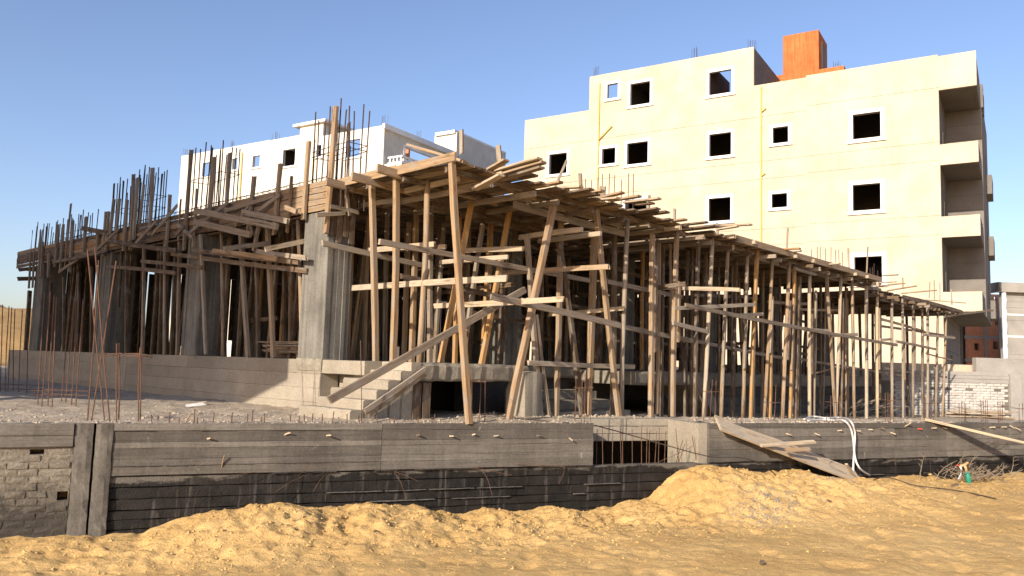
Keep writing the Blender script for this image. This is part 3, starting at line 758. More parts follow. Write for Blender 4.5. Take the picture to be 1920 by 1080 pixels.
for i, h in enumerate(wh): window(BF, h, .16, wb, M['white'])
mb = MB(); mb.fbox(BF, sB0 - .6, sB1 + .5, -.3, 3.2, zBt + .002, zBt + .22); mb.build('cornice', M['white'], wb)
mb = MB(); mb.fbox(BF, sB1 - .25, sB1 - .002, .26, 3, zC, zBt); mb.build('wall', M['whitewall'], wb)
# dark rooms behind two of the openings, the rest look through to the sky
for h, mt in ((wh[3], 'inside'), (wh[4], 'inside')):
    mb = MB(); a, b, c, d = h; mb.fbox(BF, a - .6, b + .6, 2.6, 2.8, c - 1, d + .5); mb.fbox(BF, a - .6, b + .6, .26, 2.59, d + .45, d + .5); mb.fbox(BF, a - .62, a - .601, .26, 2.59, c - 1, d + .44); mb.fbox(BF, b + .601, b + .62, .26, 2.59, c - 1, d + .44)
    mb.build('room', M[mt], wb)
for h in (wh[0], wh[5]):
    mb = MB(); a, b, c, d = h; mb.fbox(BF, a - 1.5, b + 2.0, 3.6, 3.8, c - 3, d - .15); mb.build('inner_wall', M['redbrick'], wb)
mb = MB(); mb.fbox(BF, s340, 0, 9, 9.2, 0, bz(500, 330)[1]); mb.build('back_wall', M['whitewall'], wb)
# right flank of the white block, turning away from the street
RF = Frame(BF.P(0, 0, 0), BF.ang + math.pi / 2)
def rz(x, y): return RF.on_n(x, y, 0)
nE = rz(752, 265)[0]
hw = (rz(741, 280)[0], rz(763, 280)[0], rz(750, 293)[1], rz(750, 268)[1])
hw = (min(hw[0], nE * .55), nE * .92, hw[2], hw[3])
cellwall(RF, [(.26, 9.5, 0, zC)], [(2.6, 6.4, rz(750, 296)[1], rz(750, 272)[1])], .25, 0).build('flank_wall', M['whitewall'], wb)
window(RF, (2.6, 6.4, rz(750, 296)[1], rz(750, 272)[1]), .2, wb, M['white'], 0, .05, False)
for (s0, s1, n0, n1, z) in [(-.3, .25, -.3, 9.5, zC), (s340, sA - .3, -.2, .5, zA)][:1]:
    mb = MB(); mb.fbox(BF, .003, .25, -.25, 9.5, zC - .35, zC + .05); mb.build('cornice', M['white'], wb)
# far wing
s2 = 5.2
z2 = BF.on_n(800, 257, 9.6)[1]; sR = BF.on_n(815, 256, 9.6)[0]
mb = MB(); nR = BF.on_s(908, 302, sR)[0]; mb.fbox(BF, .0, sR, 9.6, nR, 0, z2); mb.build('rear_wing', M['whitewall'], wb)
mb = MB(); mb.fbox(BF, -.1, sR + .2, 9.4, nR + .2, z2 - .1, z2 + .2); mb.build('cornice', M['white'], wb)
def balustrade(F, s0, s1, n, z0, z1, parent):
    mb = MB(); mb.fbox(F, s0, s1, n - .09, n + .09, z1 - .14, z1); rail = mb.build('balustrade', M['white'], parent)
    mb = MB(); mb.fbox(F, s0, s1, n - .09, n + .09, z0, z0 + .12); mb.build('base_rail', M['white'], rail)
    k = max(3, int((s1 - s0) / .32)); h = z1 - z0 - .26
    for i in range(k):
        p = F.P(s0 + (i + .5) * (s1 - s0) / k, n, z0 + .12)
        mb = MB(); mb.tube([p, p + V3((0, 0, h * .3)), p + V3((0, 0, h * .75)), p + V3((0, 0, h))], [.06, .10, .05, .07], 6); mb.build('baluster', M['white'], rail, True)
sb0, zb_ = bz(313, 352, -1.0); sb1 = bz(341, 352, -1.0)[0]
zr = bz(327, 344, -1)[1]; zlo = bz(327, 361, -1)[1]
balustrade(BF, sb0, sb1 + .4, 1.2, zlo, zr, wb)
mb = MB(); mb.fbox(BF, sb0 - .1, s340 - .003, 1.0, 4.5, zlo - .9, zlo - .002); mb.build('balcony', M['whitewall'], wb)
b0 = rz(717, 296)
zq0 = RF.on_n(735, 302, -1.2)[1]; zq1 = RF.on_n(735, 288, -1.2)[1]
balustrade(RF, .4, 7.5, -1.6, zq0, zq1, wb)
balustrade(BF, .2, 1.7, .4, zq0, zq1, wb)
mb = MB(); mb.fbox(BF, .003, 1.75, .2, 7.6, zq0 - .5, zq0 - .002); mb.build('balcony', M['whitewall'], wb)
for (x, y, n) in [(347, 292, .4), (433, 278, .4), (514, 262, .4), (717, 232, .5)]:
    s, z = BF.on_n(x, y, n); tuft(BF, s, n, z, .75, wb, 6, .013, .6)
s, z = BF.on_n(784, 256, 11); tuft(BF, s, 11, z, .7, wb, 5, .013, .5)
s_ = bz(455, 300)[0]
mb = MB(); mb.tube([BF.P(s_, -.1, bz(455, 286)[1]), BF.P(s_, -.1, 5)], .06, 6); mb.build('drain_pipe', M['pipe'], wb)
s_ = bz(589, 300)[0]
mb = MB(); mb.tube([BF.P(s_, -.1, bz(589, 262)[1]), BF.P(s_, -.1, 5)], .06, 6); mb.build('drain_pipe', M['pipe'], wb)
# ------------------------------------------------------------------ buildings at the far right
XF = Frame(at_y(1861, 600, 66), math.radians(3))
gb = empty('grey_block_building', XF.P(2, 2, 1), 'grey rendered building with a silvery wrapped duct at the right edge', 'building')
gz = lambda x, y, n=0: XF.on_n(x, y, n)
sq0 = gz(1878, 560)[0]; ztq = gz(1900, 531)[1]; zk1 = gz(1900, 549)[1]
cellwall(XF, [(sq0, 12, 0, zk1)], [], .3, 0, [(sq0, 12, gz(1900, y)[1]) for y in (557, 566, 577, 601, 630, 665)]).build('wall', M['greyblock'], gb)
mb = MB(); mb.fbox(XF, sq0 - .6, 12, -.5, .29, zk1 + .003, ztq); mb.build('parapet', M['greyblock'], gb)
mb = MB(); mb.fbox(XF, sq0 - .6, sq0 - .3, -.5, 9, zk1 - .01, ztq - .01); mb.build('side_parapet', M['greyblock'], gb)
for y in (590, 631):
    z = gz(1900, y)[1]; mb = MB(); mb.fbox(XF, sq0 + .3, 12, -.03, .01, z - .07, z + .07); mb.build('plaster_band', M['white'], gb)
s_, z1_ = gz(1882, 548, -.25); z0_ = gz(1883, 672, -.25)[1]; mb = MB(); pts = []; k = 16
for i in range(k + 1): pts.append(XF.P(s_ + .015 * math.sin(i * 1.9), -.25, z0_ + (z1_ - z0_) * i / k))
mb.tube(pts, [.18 + .012 * ((i * 7) % 3 - 1) for i in range(k + 1)], 8); mb.build('wrapped_duct', M['foil'], gb)
YF = Frame(at_y(1822, 600, 72), math.radians(3))
rb = empty('red_brick_building', YF.P(1, 2, 1), 'unfinished red brick building in a concrete frame behind the cream block', 'building')
yz = lambda x, y: YF.on_n(x, y, 0)
rh = [px_hole(YF, 1827, 1836, 644, 657), px_hole(YF, 1862, 1871, 640, 655), px_hole(YF, 1864, 1869, 556, 572), px_hole(YF, 1866, 1871, 598, 610)]
sr0 = yz(1812, 600)[0]; sr1 = yz(1880, 600)[0]
cellwall(YF, [(sr0, sr1, 0, yz(1870, 552)[1])], rh, .25).build('brick_infill', M['redbrick'], rb)
for y in (590, 633, 676):
    z = yz(1850, y)[1]; mb = MB(); mb.fbox(YF, sr0 - .1, sr1, -.04, .24, z - .14, z + .14); mb.build('frame_beam', M['greyblock'], rb)
for x in (1847, 1874):
    s_ = yz(x, 600)[0]; mb = MB(); mb.fbox(YF, s_ - .14, s_ + .14, -.045, .2, 0, yz(1870, 552)[1] - .02); mb.build('frame_column', M['greyblock'], rb)
mb = MB(); mb.fbox(YF, sr0, sr1, .7, .9, 0, yz(1870, 560)[1]); mb.build('inner_wall', M['inside'], rb)
# ------------------------------------------------------------------ boundary wall of pale lime bricks at the right
PF = Frame(at_y(1700, 740, 36.2), math.radians(1.0))
pw = empty('lime_brick_wall', PF.P(0, 0, .8), 'boundary wall of pale lime bricks with a concrete coping beside the cream block', 'wall')
pzz = lambda x, y, n=0: PF.on_n(x, y, n)
zc0 = pzz(1850, 719)[1]; zc1 = pzz(1850, 698)[1]; zg = pzz(1850, 790)[1] - .25
sl0 = pzz(1560, 740)[0]; sl1 = pzz(1892, 740)[0]
for k, (a, b, n) in enumerate([(0, .36, .0), (.365, .66, -.02), (.665, 1, .012)]):
    course(PF, 'concrete_course', sl0 - 6, sl1, zc0 + (zc1 - zc0) * a, zc0 + (zc1 - zc0) * b, n, M['greyblock'], pw)
mb = MB(); mb.fbox(PF, sl0 - 6, sl1, .05, .26, zg - .5, zc0 - .005); mb.build('mortar_bed', M['mortar'], pw)
BRW = [brick_mesh('brick', .30, .12, .104, .012) for _ in range(6)]
for me in BRW: me.materials.append(M['whiteblock'])
MWP = Matrix.Rotation(PF.ang, 4, 'Z'); z = zc0 - .112; r = 0; nb_ = 0
holes_px = [(1747, 727), (1781, 728), (1815, 729), (1865, 730), (1887, 726), (1888, 760), (1700, 748)]
hp = [pzz(*q) for q in holes_px]
while z > zg - .1:
    s = sl1 - .33 + (.16 if r % 2 else 0)
    while s > pzz(1668, 740)[0]:
        if s + .3 < sl1 + .005 and not any(abs(s + .15 - hs) < .15 and abs(z + .05 - hz) < .065 for hs, hz in hp) and nb_ < 300:
            mw = MWP.copy(); mw.translation = PF.P(s, .03 + random.uniform(-.012, .012), z); link('brick', random.choice(BRW), None, pw, mw); nb_ += 1
        s -= .322
    z -= .118; r += 1
mb = MB(); mb.fbox(PF, sl1 + .004, pzz(1914, 740)[0], -.12, .3, zg - .5, zc1 - .05); mb.build('concrete_pier', M['greyblock'], pw)
mb = MB(); mb.fbox(PF, pzz(1838, 690)[0], pzz(1908, 690)[0], .3, .6, zc1 - .3, pzz(1860, 671)[1]); o = mb.build('grey_parapet_wall', M['greyblock'])
tag(o, 'low grey rendered wall stepping up behind the lime brick wall', 'wall')
mb = MB(); mb.fbox(PF, pzz(1900, 690)[0], pzz(2000, 690)[0], .31, .6, zg - .5, pzz(1910, 672)[1]); o = mb.build('grey_parapet_wall', M['greyblock']); tag(o, 'bare concrete wall end at the right picture edge beyond the pier', 'wall')
mb = MB(); mb.fbox(PF, pzz(1640, 690, .9)[0], pzz(1828, 690, .9)[0], .9, 1.15, 0, pzz(1810, 684, .9)[1]); o = mb.build('cream_garden_wall', M['cream']); tag(o, 'low cream wall at the foot of the cream apartment block', 'wall')
# ------------------------------------------------------------------ thin panel on posts outside the picture, added to shade the left half
nb = empty('added_shade_screen', (-22, 7.5, 0), 'unseen thin panel raised on posts beyond the left picture edge, added to shade the left wing', 'building')
YB = 7.5
_p = on_z(522, 757, ZT); _k = (_p.y - YB) / SUN_D.y
zbot = ZT - SUN_D.z * _k
_q = FW.P(0, 1.25, 3.0); _kq = (_q.y - YB) / SUN_D.y; xr2 = _q.x - SUN_D.x * _kq
_t = FW.P(0, 21, 8.0); _kt = (_t.y - YB) / SUN_D.y; ztop_ = _t.z - SUN_D.z * _kt; xl = _t.x - SUN_D.x * _kt - 40; ztop_ += 4
mb = MB(); mb.box((xl, YB - .15, 0), (xr2, YB - .15, 0), (xr2, YB, 0), (xl, YB, 0), zbot, ztop_); mb.build('shade_panel', M['cement'], nb)
for x in np.linspace(xl + 1, xr2 - 6, 4):
    mb = MB(); mb.tube([(x, YB - .5, -.5), (x, YB - .5, ztop_ - 1)], .25, 10); mb.build('post', M['cement'], nb)
# ------------------------------------------------------------------ unfinished concrete building
LF = Frame(FW.o, FW.ang - math.pi / 2)     # left-hand face: s = -v, n = u
ub = empty('unfinished_building', FW.P(2, 2, ZT), 'unfinished concrete building on a plinth, board-marked columns, filled with timber props', 'building')
zpl = np.linspace(ZD, ZT - .12, 5)
for a, b in [(-19.6, -9.2), (-9.19, -5.6), (-5.59, -0.02)]:
    for z1, z0 in zip(zpl[:-1], zpl[1:]): course(LF, 'plinth_course', a, b, z0 + .001, z1 - .001, random.uniform(-.003, .003), M['plinth'], ub, nb=.4, ch=.004, jit=.003)
u_c0 = FW.on_n(1190, 705, -2.2)[0]; u_c1 = FW.on_n(1312, 715, -2.2)[0]; u_p = FW.on_n(985, 730, -2.3)[0]
course(LF, 'deck_edge_beam', -.015, 1.35, 2.32, ZD - .001, .0, M['plinth'], ub, nb=.4)
course(LF, 'deck_edge_beam', 1.36, 2.2, 2.32, ZD + .0, .38, M['plinth'], ub, nb=.6)
def deckpart(u0, u1, v0, v1, z0=2.25, z1=ZD):
    mb = sweep(FW, u0, u1, [(v0 + .03, z0), (v0, z0 + .05), (v0 - .01, z1 - .06), (v0 + .03, z1), (v1, z1), (v1, z0)], .02, .15); return mb.build('deck_slab', M['deckc'], ub)
deckpart(.42, u_p + .2, -2.2, 6); deckpart(u_p + .21, u_c0, -.5, 6, 2.3, ZD - .02); deckpart(u_c0 + .01, u_c1, -2.2, 6, 2.2, ZD - .06); deckpart(u_c1 + .01, 28, -.8, 6, 2.1, ZD - .05)
mb = MB(); mb.fbox(FW, .42, 28, 6.01, 19.3, 2.25, ZD - .01); mb.build('deck_slab', M['deckc'], ub)
mb = MB(); mb.fbox(FW, .41, u_p + 4, 1.2, 1.5, 1.0, 2.24); mb.build('basement_wall', M['inside'], ub)
mb = MB(); mb.fbox(FW, u_p + .3, u_c0, -.2, .1, 1.0, 2.29); mb.build('basement_wall', M['conc'], ub)
mb = MB(); mb.fbox(FW, u_c0, u_c1, .6, .9, .8, 2.19); mb.build('basement_wall', M['inside'], ub)
for k in range(4): course(FW, 'basement_course', u_c1 + .4, 28, .85 + k * .31, 1.155 + k * .31, -.7 + random.uniform(-.01, .01), M['conc'], ub, nb=-.3)
mb = MB(); mb.fbox(FW, 27.7, 28, -.3, 19.3, .5, 2.1); mb.build('basement_wall', M['inside'], ub)
# broken pier and low steps between the deck edges
mb = sweep(FW, u_p - .12, u_p + .42, [(-2.42, 1.2), (-2.4, 2.45), (-2.1, 2.48), (-1.9, 2.1), (-1.9, 1.2)], .02, .1); mb.build('broken_pier', M['plinth'], ub)
for k in range(3):
    mb = sweep(FW, u_p + .5 + .25 * k, u_c0 - .3, [(-2.3 + .5 * k, 1.1), (-2.3 + .5 * k, 1.62 + .2 * k), (-1.8 + .5 * k, 1.64 + .2 * k), (-1.8 + .5 * k, 1.1)], .015, .2); mb.build('rough_step', M['deckc'], ub)
mb = MB(); a = [FW.P(u_c1 + x, -2.15, z) for x, z in [(0, 2.45), (.5, 2.3), (1.4, 1.3), (1.1, 1.2), (0, 2.1)]]; b = [p + FW.n * 1.2 for p in a]
mb.add(a + b, [(0, 1, 2, 3, 4), (9, 8, 7, 6, 5)] + [(i, i + 5, (i + 1) % 5 + 5, (i + 1) % 5) for i in range(5)]); mb.build('stair_flight', M['deckc'], ub)
# stairs up to the deck beside the corner column
for k in range(5):
    u0 = -.9 + .26 * k; zt = ZT + .17 + .165 * k
    mb = sweep(LF, .88 if k else .72, 2.22, [(u0, ZT - .1), (u0 - .005, zt - .03), (u0 + .02, zt), (u0 + .30, zt), (u0 + .30, ZT - .1)], .010, .15)
    mb.build('step', M['plinth'], ub)
mb = MB(); mb.fbox(FW, .45, .9, -1.0, .4, ZT - .1, 2.30); mb.build('basement_wall', M['plinth'], ub)
def _px(x, y, v): u, z = FW.on_n(x, y, v); return FW.P(u, v, z)
beam('stringer_board', _px(684, 771, -2.29), _px(798, 692, -2.29), .04, .09, M['grey'], ub, rag=.03)
beam('stringer_board', _px(690, 778, -2.32), _px(797, 702, -2.32), .04, .08, M['brown'], ub, rag=.03)
for s_ in (.5, .72): beam('form_board', FW.P(s_, -2.24, ZT - .05), FW.P(s_, -2.24, 2.23), .18, .03, M['brown'], ub, up=FW.n)
# columns: each cast between vertical boards, so the faces step in and out
def column(u, v, du, dv, z0, z1, parent=ub, mat='column'):
    mb = MB(); ring = []
    def side(ax, L, n):
        xs = [0]; 
        while xs[-1] < L - .09: xs.append(xs[-1] + random.uniform(.08, .14))
        xs[-1] = L; return xs
    pr = []
    for (ox, oy, dx, dy, L, nx, ny) in [(u, v, 1, 0, du, 0, -1), (u + du, v, 0, 1, dv, 1, 0), (u + du, v + dv, -1, 0, du, 0, 1), (u, v + dv, 0, -1, dv, -1, 0)]:
        xs = side(0, L, 0)
        for a, b in zip(xs[:-1], xs[1:]):
            o = random.uniform(0, .03)
            pr.append((ox + dx * (a + .002) + nx * o, oy + dy * (a + .002) + ny * o)); pr.append((ox + dx * (b - .002) + nx * o, oy + dy * (b - .002) + ny * o))
    k = len(pr); zz = np.linspace(z0, z1, 8); vs = []; fs = []
    for z in zz:
        for (a, b) in pr: vs.append(FW.P(a + random.uniform(-.002, .002), b + random.uniform(-.002, .002), z))
    for i in range(len(zz) - 1):
        for j in range(k): fs.append((i * k + j, i * k + (j + 1) % k, (i + 1) * k + (j + 1) % k, (i + 1) * k + j))
    fs.append(tuple((len(zz) - 1) * k + j for j in range(k)))
    mb.add(vs, fs); return mb.build('column', M[mat], parent)
ZS = H + 3.30                 # underside of the sheathing
ZBM0, ZBM1 = H + 2.90, H + 3.50
column(.0, .0, .56, .84, ZD, ZBM0 - .02)
mb = sweep(LF, -.86, .02, [(-.02, ZD - .22), (-.035, ZD - .1), (-.02, ZD + .02), (.3, ZD + .02), (.3, ZD - .22)], .012, .06); mb.build('column_foot', M['deckc'], ub)
vcols = [5.2, 10.8, 16.6]
for v in vcols: column(.0, v, .7, .75, ZD, ZBM0 - .02)
for u in (5.5, 10.5, 15.5, 20.5, 25.5):
    for v in (.4, 6, 12): column(u, v, .55, .6, ZD - .1, ZS)
# ------------------------------------------------------------------ edge-beam formwork on the left-hand face
bf = empty('beam_formwork', FW.P(0, 2, ZBM0), 'run of stacked plank shuttering with tall clamping posts along the left roof edge', 'formwork')
rows = np.linspace(ZBM0, ZBM1, 6)
for (va, vb) in [(-.05, 4.4), (4.42, 9.3), (9.32, 14.6), (14.62, 19.5)]:
    for r0, r1 in zip(rows[:-1], rows[1:]):
        beam('board', FW.P(-.02 + random.uniform(-.008, .004), va + random.uniform(-.08, .02) * (va > 0), (r0 + r1) / 2), FW.P(-.02 + random.uniform(-.008, .004), vb + random.uniform(-.05, .0), (r0 + r1) / 2), .03, .112, M['tan'] if va < 0 else random.choice([M['tan'], M['brown'], M['orange'] if random.random() < .3 else M['brown']]), bf, bend=0)
for (va, vb) in [(-.05, 9.3), (9.32, 19.5)]:
    for k in range(3): beam('bottom_board', FW.P(.12 + .19 * k, va, ZBM0 - .03), FW.P(.12 + .19 * k, vb, ZBM0 - .03), .18, .04, M['brown'], bf, bend=0)
posts = [(319, 365, 311, 470, .075), (339, 373, 334, 450, .04), (359, 281, 345, 470, .10), (369, 354, 362, 462, .05), (401, 294, 392, 402, .13), (431, 287, 424, 404, .08), (477, 331, 464, 445, .10), (526, 308, 514, 440, .10), (547, 331, 538, 436, .055), (579, 266, 569, 411, .10),
         (630, 199, 611, 437, .115), (286, 316, 280, 440, .12), (258, 334, 250, 450, .10), (250, 328, 244, 470, .09), (270, 345, 262, 420, .06), (224, 373, 217, 450, .09), (214, 373, 206, 440, .09), (238, 375, 232, 470, .10), (204, 397, 198, 470, .09), (199, 397, 193, 480, .09),
         (133, 382, 122, 500, .05), (109, 421, 103, 500, .08), (119, 421, 113, 510, .08), (137, 415, 131, 510, .10), (161, 407, 156, 480, .09), (184, 436, 181, 480, .1), (58, 472, 54, 540, .06), (65, 471, 61, 540, .06), (76, 433, 72, 520, .05), (80, 453, 77, 520, .08), (92, 475, 90, 520, .08)]
for (x0, y0, x1, y1, w) in posts:
    v0, z0 = FW.on_s(x0, y0, -.1); v1, z1 = FW.on_s(x1, y1, -.1)
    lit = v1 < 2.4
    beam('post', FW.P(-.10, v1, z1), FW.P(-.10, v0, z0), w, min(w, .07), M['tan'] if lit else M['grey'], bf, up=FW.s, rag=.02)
for (x0, y0, x1, y1) in [(423, 395, 512, 366), (485, 395, 522, 365), (440, 425, 470, 375), (285, 440, 330, 385), (350, 440, 425, 380), (250, 460, 290, 415), (180, 470, 220, 430), (110, 510, 160, 475), (360, 445, 330, 420)]:
    v0, z0 = FW.on_s(x0, y0, -.17); v1, z1 = FW.on_s(x1, y1, -.17); beam('strut', FW.P(-.17, v0, z0), FW.P(-.14, v1, z1), .09, .03, M['grey'], bf, up=FW.s)
# column-head shuttering at the corner
for k in range(5): beam('head_board', FW.P(.64 - .0 * k, .02 + .0 * k, 0) + V3((0, 0, ZBM0 - .65 - .1 * (k % 2))), FW.P(.64, .02, ZBM1 - .12), .02, .02, M['brown'], bf) if False else None
for k in range(4):
    u = .06 + .15 * k; beam('head_board', FW.P(u, -.045, ZBM0 - .5 - .13 * (k % 2)), FW.P(u, -.045, ZBM1 - .05), .13, .03, M['brown'], bf, up=FW.n)
for (x0, y0, x1, y1) in [(618, 387, 672, 399), (593, 403, 647, 400), (648, 352, 655, 405)]:
    u0, z0 = FW.on_n(x0, y0, -.12); u1, z1 = FW.on_n(x1, y1, -.12); beam('clamp', FW.P(u0, -.12, z0), FW.P(u1, -.12, z1), .06, .08, M['grey'], bf)
# ------------------------------------------------------------------ slab formwork overhanging the right-hand face
sf = empty('slab_formwork', FW.P(8, -2, ZS), 'overhanging deck of formwork planks with ragged ends on timber joists along the right side', 'formwork')
VE = -3.5
u_f0 = FW.on_n(1380, 434, VE)[0]; u_f1 = FW.on_n(1652, 517, VE)[0]
u = .12; 
while u < u_f1:
    w = random.uniform(.15, .22)
    if u < 1.6: ext = random.uniform(-.02, .03)
    elif u < u_f0 - .2: ext = random.choice([-.02, .0, .02, .05, .1, .16, .3]) if random.random() < .9 else .45
    else: ext = -.06
    zj = ZS + .022 + random.uniform(0, .012) + (.03 if ext > .2 else 0)
    beam('plank', FW.P(u + w / 2, VE - ext, zj + (random.uniform(0, .05) if ext > .2 else 0)), FW.P(u + w / 2 + random.uniform(-.03, .03), 3.6, ZS + .022 + random.uniform(0, .012)), w - .006, .04, M['tan'] if random.random() < .35 else M['brown'], sf, bend=0, rings=4, rag=.012)
    u += w + .004
u_e = FW.on_n(1800, 577, -3.3)[0]; ZS2 = ZS - .30
while u < u_e:
    w = random.uniform(.15, .22); ext = random.choice([0, .05, .1, .2])
    beam('plank', FW.P(u + w / 2, -3.2 - ext, ZS2 + .02), FW.P(u + w / 2, 3.6, ZS2 + .02 + random.uniform(0, .012)), w - .006, .04, M['brown'], sf, bend=0, rings=3)
    u += w + .004
mb = MB(); mb.fbox(FW, .05, u_f1, 3.61, 19.4, ZS, ZS + .1); mb.build('deck_sheathing', M['brown'], sf)
mb = MB(); mb.fbox(FW, u_f1, u_e, 3.61, 19.4, ZS2, ZS2 + .1); mb.build('deck_sheathing', M['brown'], sf)
beam('fascia', FW.P(u_f0, VE - .015, ZS + .07), FW.P(u_f1, VE - .015, ZS + .07), .03, .17, M['tan'], sf, bend=0)
beam('fascia', FW.P(u_f1 + 2.6, -3.42, ZS2 - .02), FW.P(u_e - .2, -3.42, ZS2 - .02), .03, .14, M['brown'], sf, bend=0)
for v in (-3.2, -2.1, -1.0, .2, 1.5, 2.8):
    for (a, b, zz) in [(.1, 6.2, ZS), (5.8, 12.4, ZS), (12.1, u_f1 - .1, ZS), (u_f1 + .1, u_e - .4, ZS2)]:
        beam('joist', FW.P(a, v + random.uniform(-.06, .06), zz - .055), FW.P(b, v + random.uniform(-.06, .06), zz - .055), .06, .105, M['brown'], sf, bend=0)
u = 1.0
while u < u_e - .6:
    zz = ZS if u < u_f1 - .2 else ZS2; o = random.uniform(-.15, .25)
    beam('ledger', FW.P(u, VE + .03 - o, zz - .165), FW.P(u + random.uniform(-.1, .1), -.3, zz - .165), .06, .11, M['grey'] if random.random() < .5 else M['brown'], sf, bend=0)
    u += random.uniform(.75, 1.25)
# left edge of the overhang: edge boards and the joists that stick out of it
for (a, b, z0) in [(.02, -1.95, ZS + .09), (-1.93, -3.52, ZS + .09)]:
    beam('edge_board', FW.P(.03, a, z0), FW.P(.03, b, z0 + .02), .035, .16, M['tan'], sf, bend=0)
for (x, y, ub_) in [(612, 340, -.38), (659, 330, -.42), (707, 315, -.42), (841, 305, .3)]:
    v, z = FW.on_s(x, y, ub_); beam('joist', FW.P(ub_, v, z), FW.P(2.6, v + random.uniform(-.05, .05), ZS - .06), .055, .15, M['tan'], sf, bend=0)
def plank_u(name, x0, y0, x1, y1, u0, w, h, mat, parent, u1=None, **k):
    v0, z0 = FW.on_s(x0, y0, u0); v1, z1 = FW.on_s(x1, y1, u0 if u1 is None else u1)
    return beam(name, FW.P(u0, v0, z0), FW.P(u0 if u1 is None else u1, v1, z1), w, h, mat, parent, **k)
def plank_v(name, x0, y0, x1, y1, v0, w, h, mat, parent=None, v1=None, **k):
    v1 = v0 if v1 is None else v1
    u0, z0 = FW.on_n(x0, y0, v0); u1, z1 = FW.on_n(x1, y1, v1)
    return beam(name, FW.P(u0, v0, z0), FW.P(u1, v1, z1), w, h, mat, parent, **k)
plank_u('ledger', 661, 365, 891, 318, .75, .05, .12, M['pale'], sf); plank_u('ledger', 760, 358, 862, 335, .7, .05, .10, M['pale'], sf); plank_u('ledger', 662, 388, 740, 376, .78, .05, .10, M['grey'], sf)
plank_u('ledger', 830, 352, 942, 327, 1.3, .05, .11, M['pale'], sf)
plank_v('beam_board', 963, 367, 1172, 424, -2.75, .03, .15, M['grey'], sf); plank_v('beam_board', 963, 383, 1172, 438, -2.75, .03, .15, M['grey'], sf)
plank_v('beam_board', 812, 372, 1062, 431, -1.5, .03, .17, M['brown'], sf); plank_v('beam_board', 812, 386, 1062, 447, -1.5, .03, .17, M['brown'], sf)
plank_v('beam_board', 1322, 443, 1492, 492, -3.0, .03, .15, M['grey'], sf); plank_v('beam_board', 1326, 453, 1492, 506, -3.0, .03, .15, M['grey'], sf)
plank_v('beam_board', 1505, 493, 1652, 531, -3.0, .03, .16, M['grey'], sf); plank_v('beam_board', 1508, 505, 1652, 545, -3.0, .03, .16, M['grey'], sf)
plank_v('beam_board', 1490, 503, 1530, 515, -3.3, .04, .09, M['grey'], sf); plank_v('beam_board', 1650, 560, 1720, 575, -3.0, .03, .16, M['grey'], sf)
# joist ends that catch the sun
for (x, y) in [(1091, 430), (1127, 438), (1276, 427), (1378, 443), (1417, 454), (1495, 481), (1528, 489), (1607, 514), (1629, 519)]:
    u0, z0 = FW.on_n(x, y, VE - .12); beam('joist_end', FW.P(u0, VE - .12, z0), FW.P(u0 + random.uniform(-.1, .1), VE + 1.6, z0), .07, .10, M['pale'], sf, bend=0)
# loose planks thrown on top and out over the edge
for (x0, y0, x1, y1, w, v0, v1, mt) in [(767, 272, 868, 302, .14, -3.3, -3.9, 'tan'), (780, 277, 872, 305, .14, -3.35, -3.95, 'tan')]:
    a = FW.P(.05, FW.on_s(x0, y0, .05)[0], FW.on_s(x0, y0, .05)[1]); u1, z1 = FW.on_n(x1, y1, -3.6); beam('loose_plank', a, FW.P(u1, -3.6, z1), w, .045, M[mt], sf)
for (x0, y0, x1, y1, uu, mt) in [(905, 328, 1012, 297, 2.1, 'pale'), (918, 318, 950, 300, 2.0, 'tan'), (908, 338, 1020, 304, 2.35, 'tan'), (912, 345, 1016, 314, 2.3, 'grey'), (890, 355, 940, 328, 1.9, 'pale'), (1033, 354, 1090, 350, 4.2, 'pale'), (1078, 364, 1130, 358, 5.1, 'tan'), (1108, 376, 1168, 361, 5.6, 'tan'),
                                 (1110, 376, 1160, 371, 5.8, 'pale'), (1142, 376, 1200, 368, 6.4, 'tan'), (1170, 380, 1237, 372, 6.9, 'pale'), (1193, 384, 1225, 381, 7.2, 'tan'), (1330, 425, 1408, 421, 9.4, 'tan'), (1345, 430, 1384, 424, 9.5, 'pale'),
                                 (1455, 468, 1500, 466, 12.2, 'orange'), (1484, 472, 1502, 470, 12.8, 'pale'), (1545, 497, 1575, 494, 14.8, 'pale'), (1655, 517, 1684, 515, 19.6, 'grey'), (1650, 530, 1680, 528, 19.7, 'pale'), (1648, 536, 1696, 531, 20.0, 'tan'), (1664, 545, 1718, 536, 20.6, 'tan'), (1690, 550, 1756, 544, 21.5, 'tan'), (1735, 562, 1810, 568, 24.0, 'grey')]:
    uu_ = FW.on_n((x0 + x1) / 2, (y0 + y1) / 2, VE - .1)[0]
    v0, z0 = FW.on_s(x0, y0, uu_); v1, z1 = FW.on_s(x1, y1, uu_)
    if abs(v1 - v0) > 4: v1 = v0 + math.copysign(4, v1 - v0)
    beam('loose_plank', FW.P(uu_, v0, z0), FW.P(uu_, v1, z1), .15, .04, M[mt], sf)
# short stakes and starter bars standing on the deck
for (x, y, hpx, w) in [(866, 272, 28, .07), (938, 292, 20, .10), (1038, 345, 45, .07), (1091, 357, 32, .07), (1128, 372, 24, .14), (1216, 380, 14, .06), (1265, 402, 10, .06), (1345, 428, 10, .06), (1475, 460, 32, .05), (1592, 500, 36, .06), (1625, 508, 46, .05), (1693, 533, 12, .05), (1742, 552, 24, .04), (1752, 555, 30, .04), (1762, 558, 28, .04), (1785, 565, 22, .06)]:
    uu_ = FW.on_n(x, y, -2.9)[0]; a = FW.P(uu_, -2.9, FW.on_n(x, y, -2.9)[1] - .15); L = hpx * a.y / FOC
    beam('stake', a, a + V3((random.uniform(-.05, .05) + (.25 if x == 1038 else 0), 0, L + .15)), w, .05, M['grey'], sf, rag=.03, rings=3)
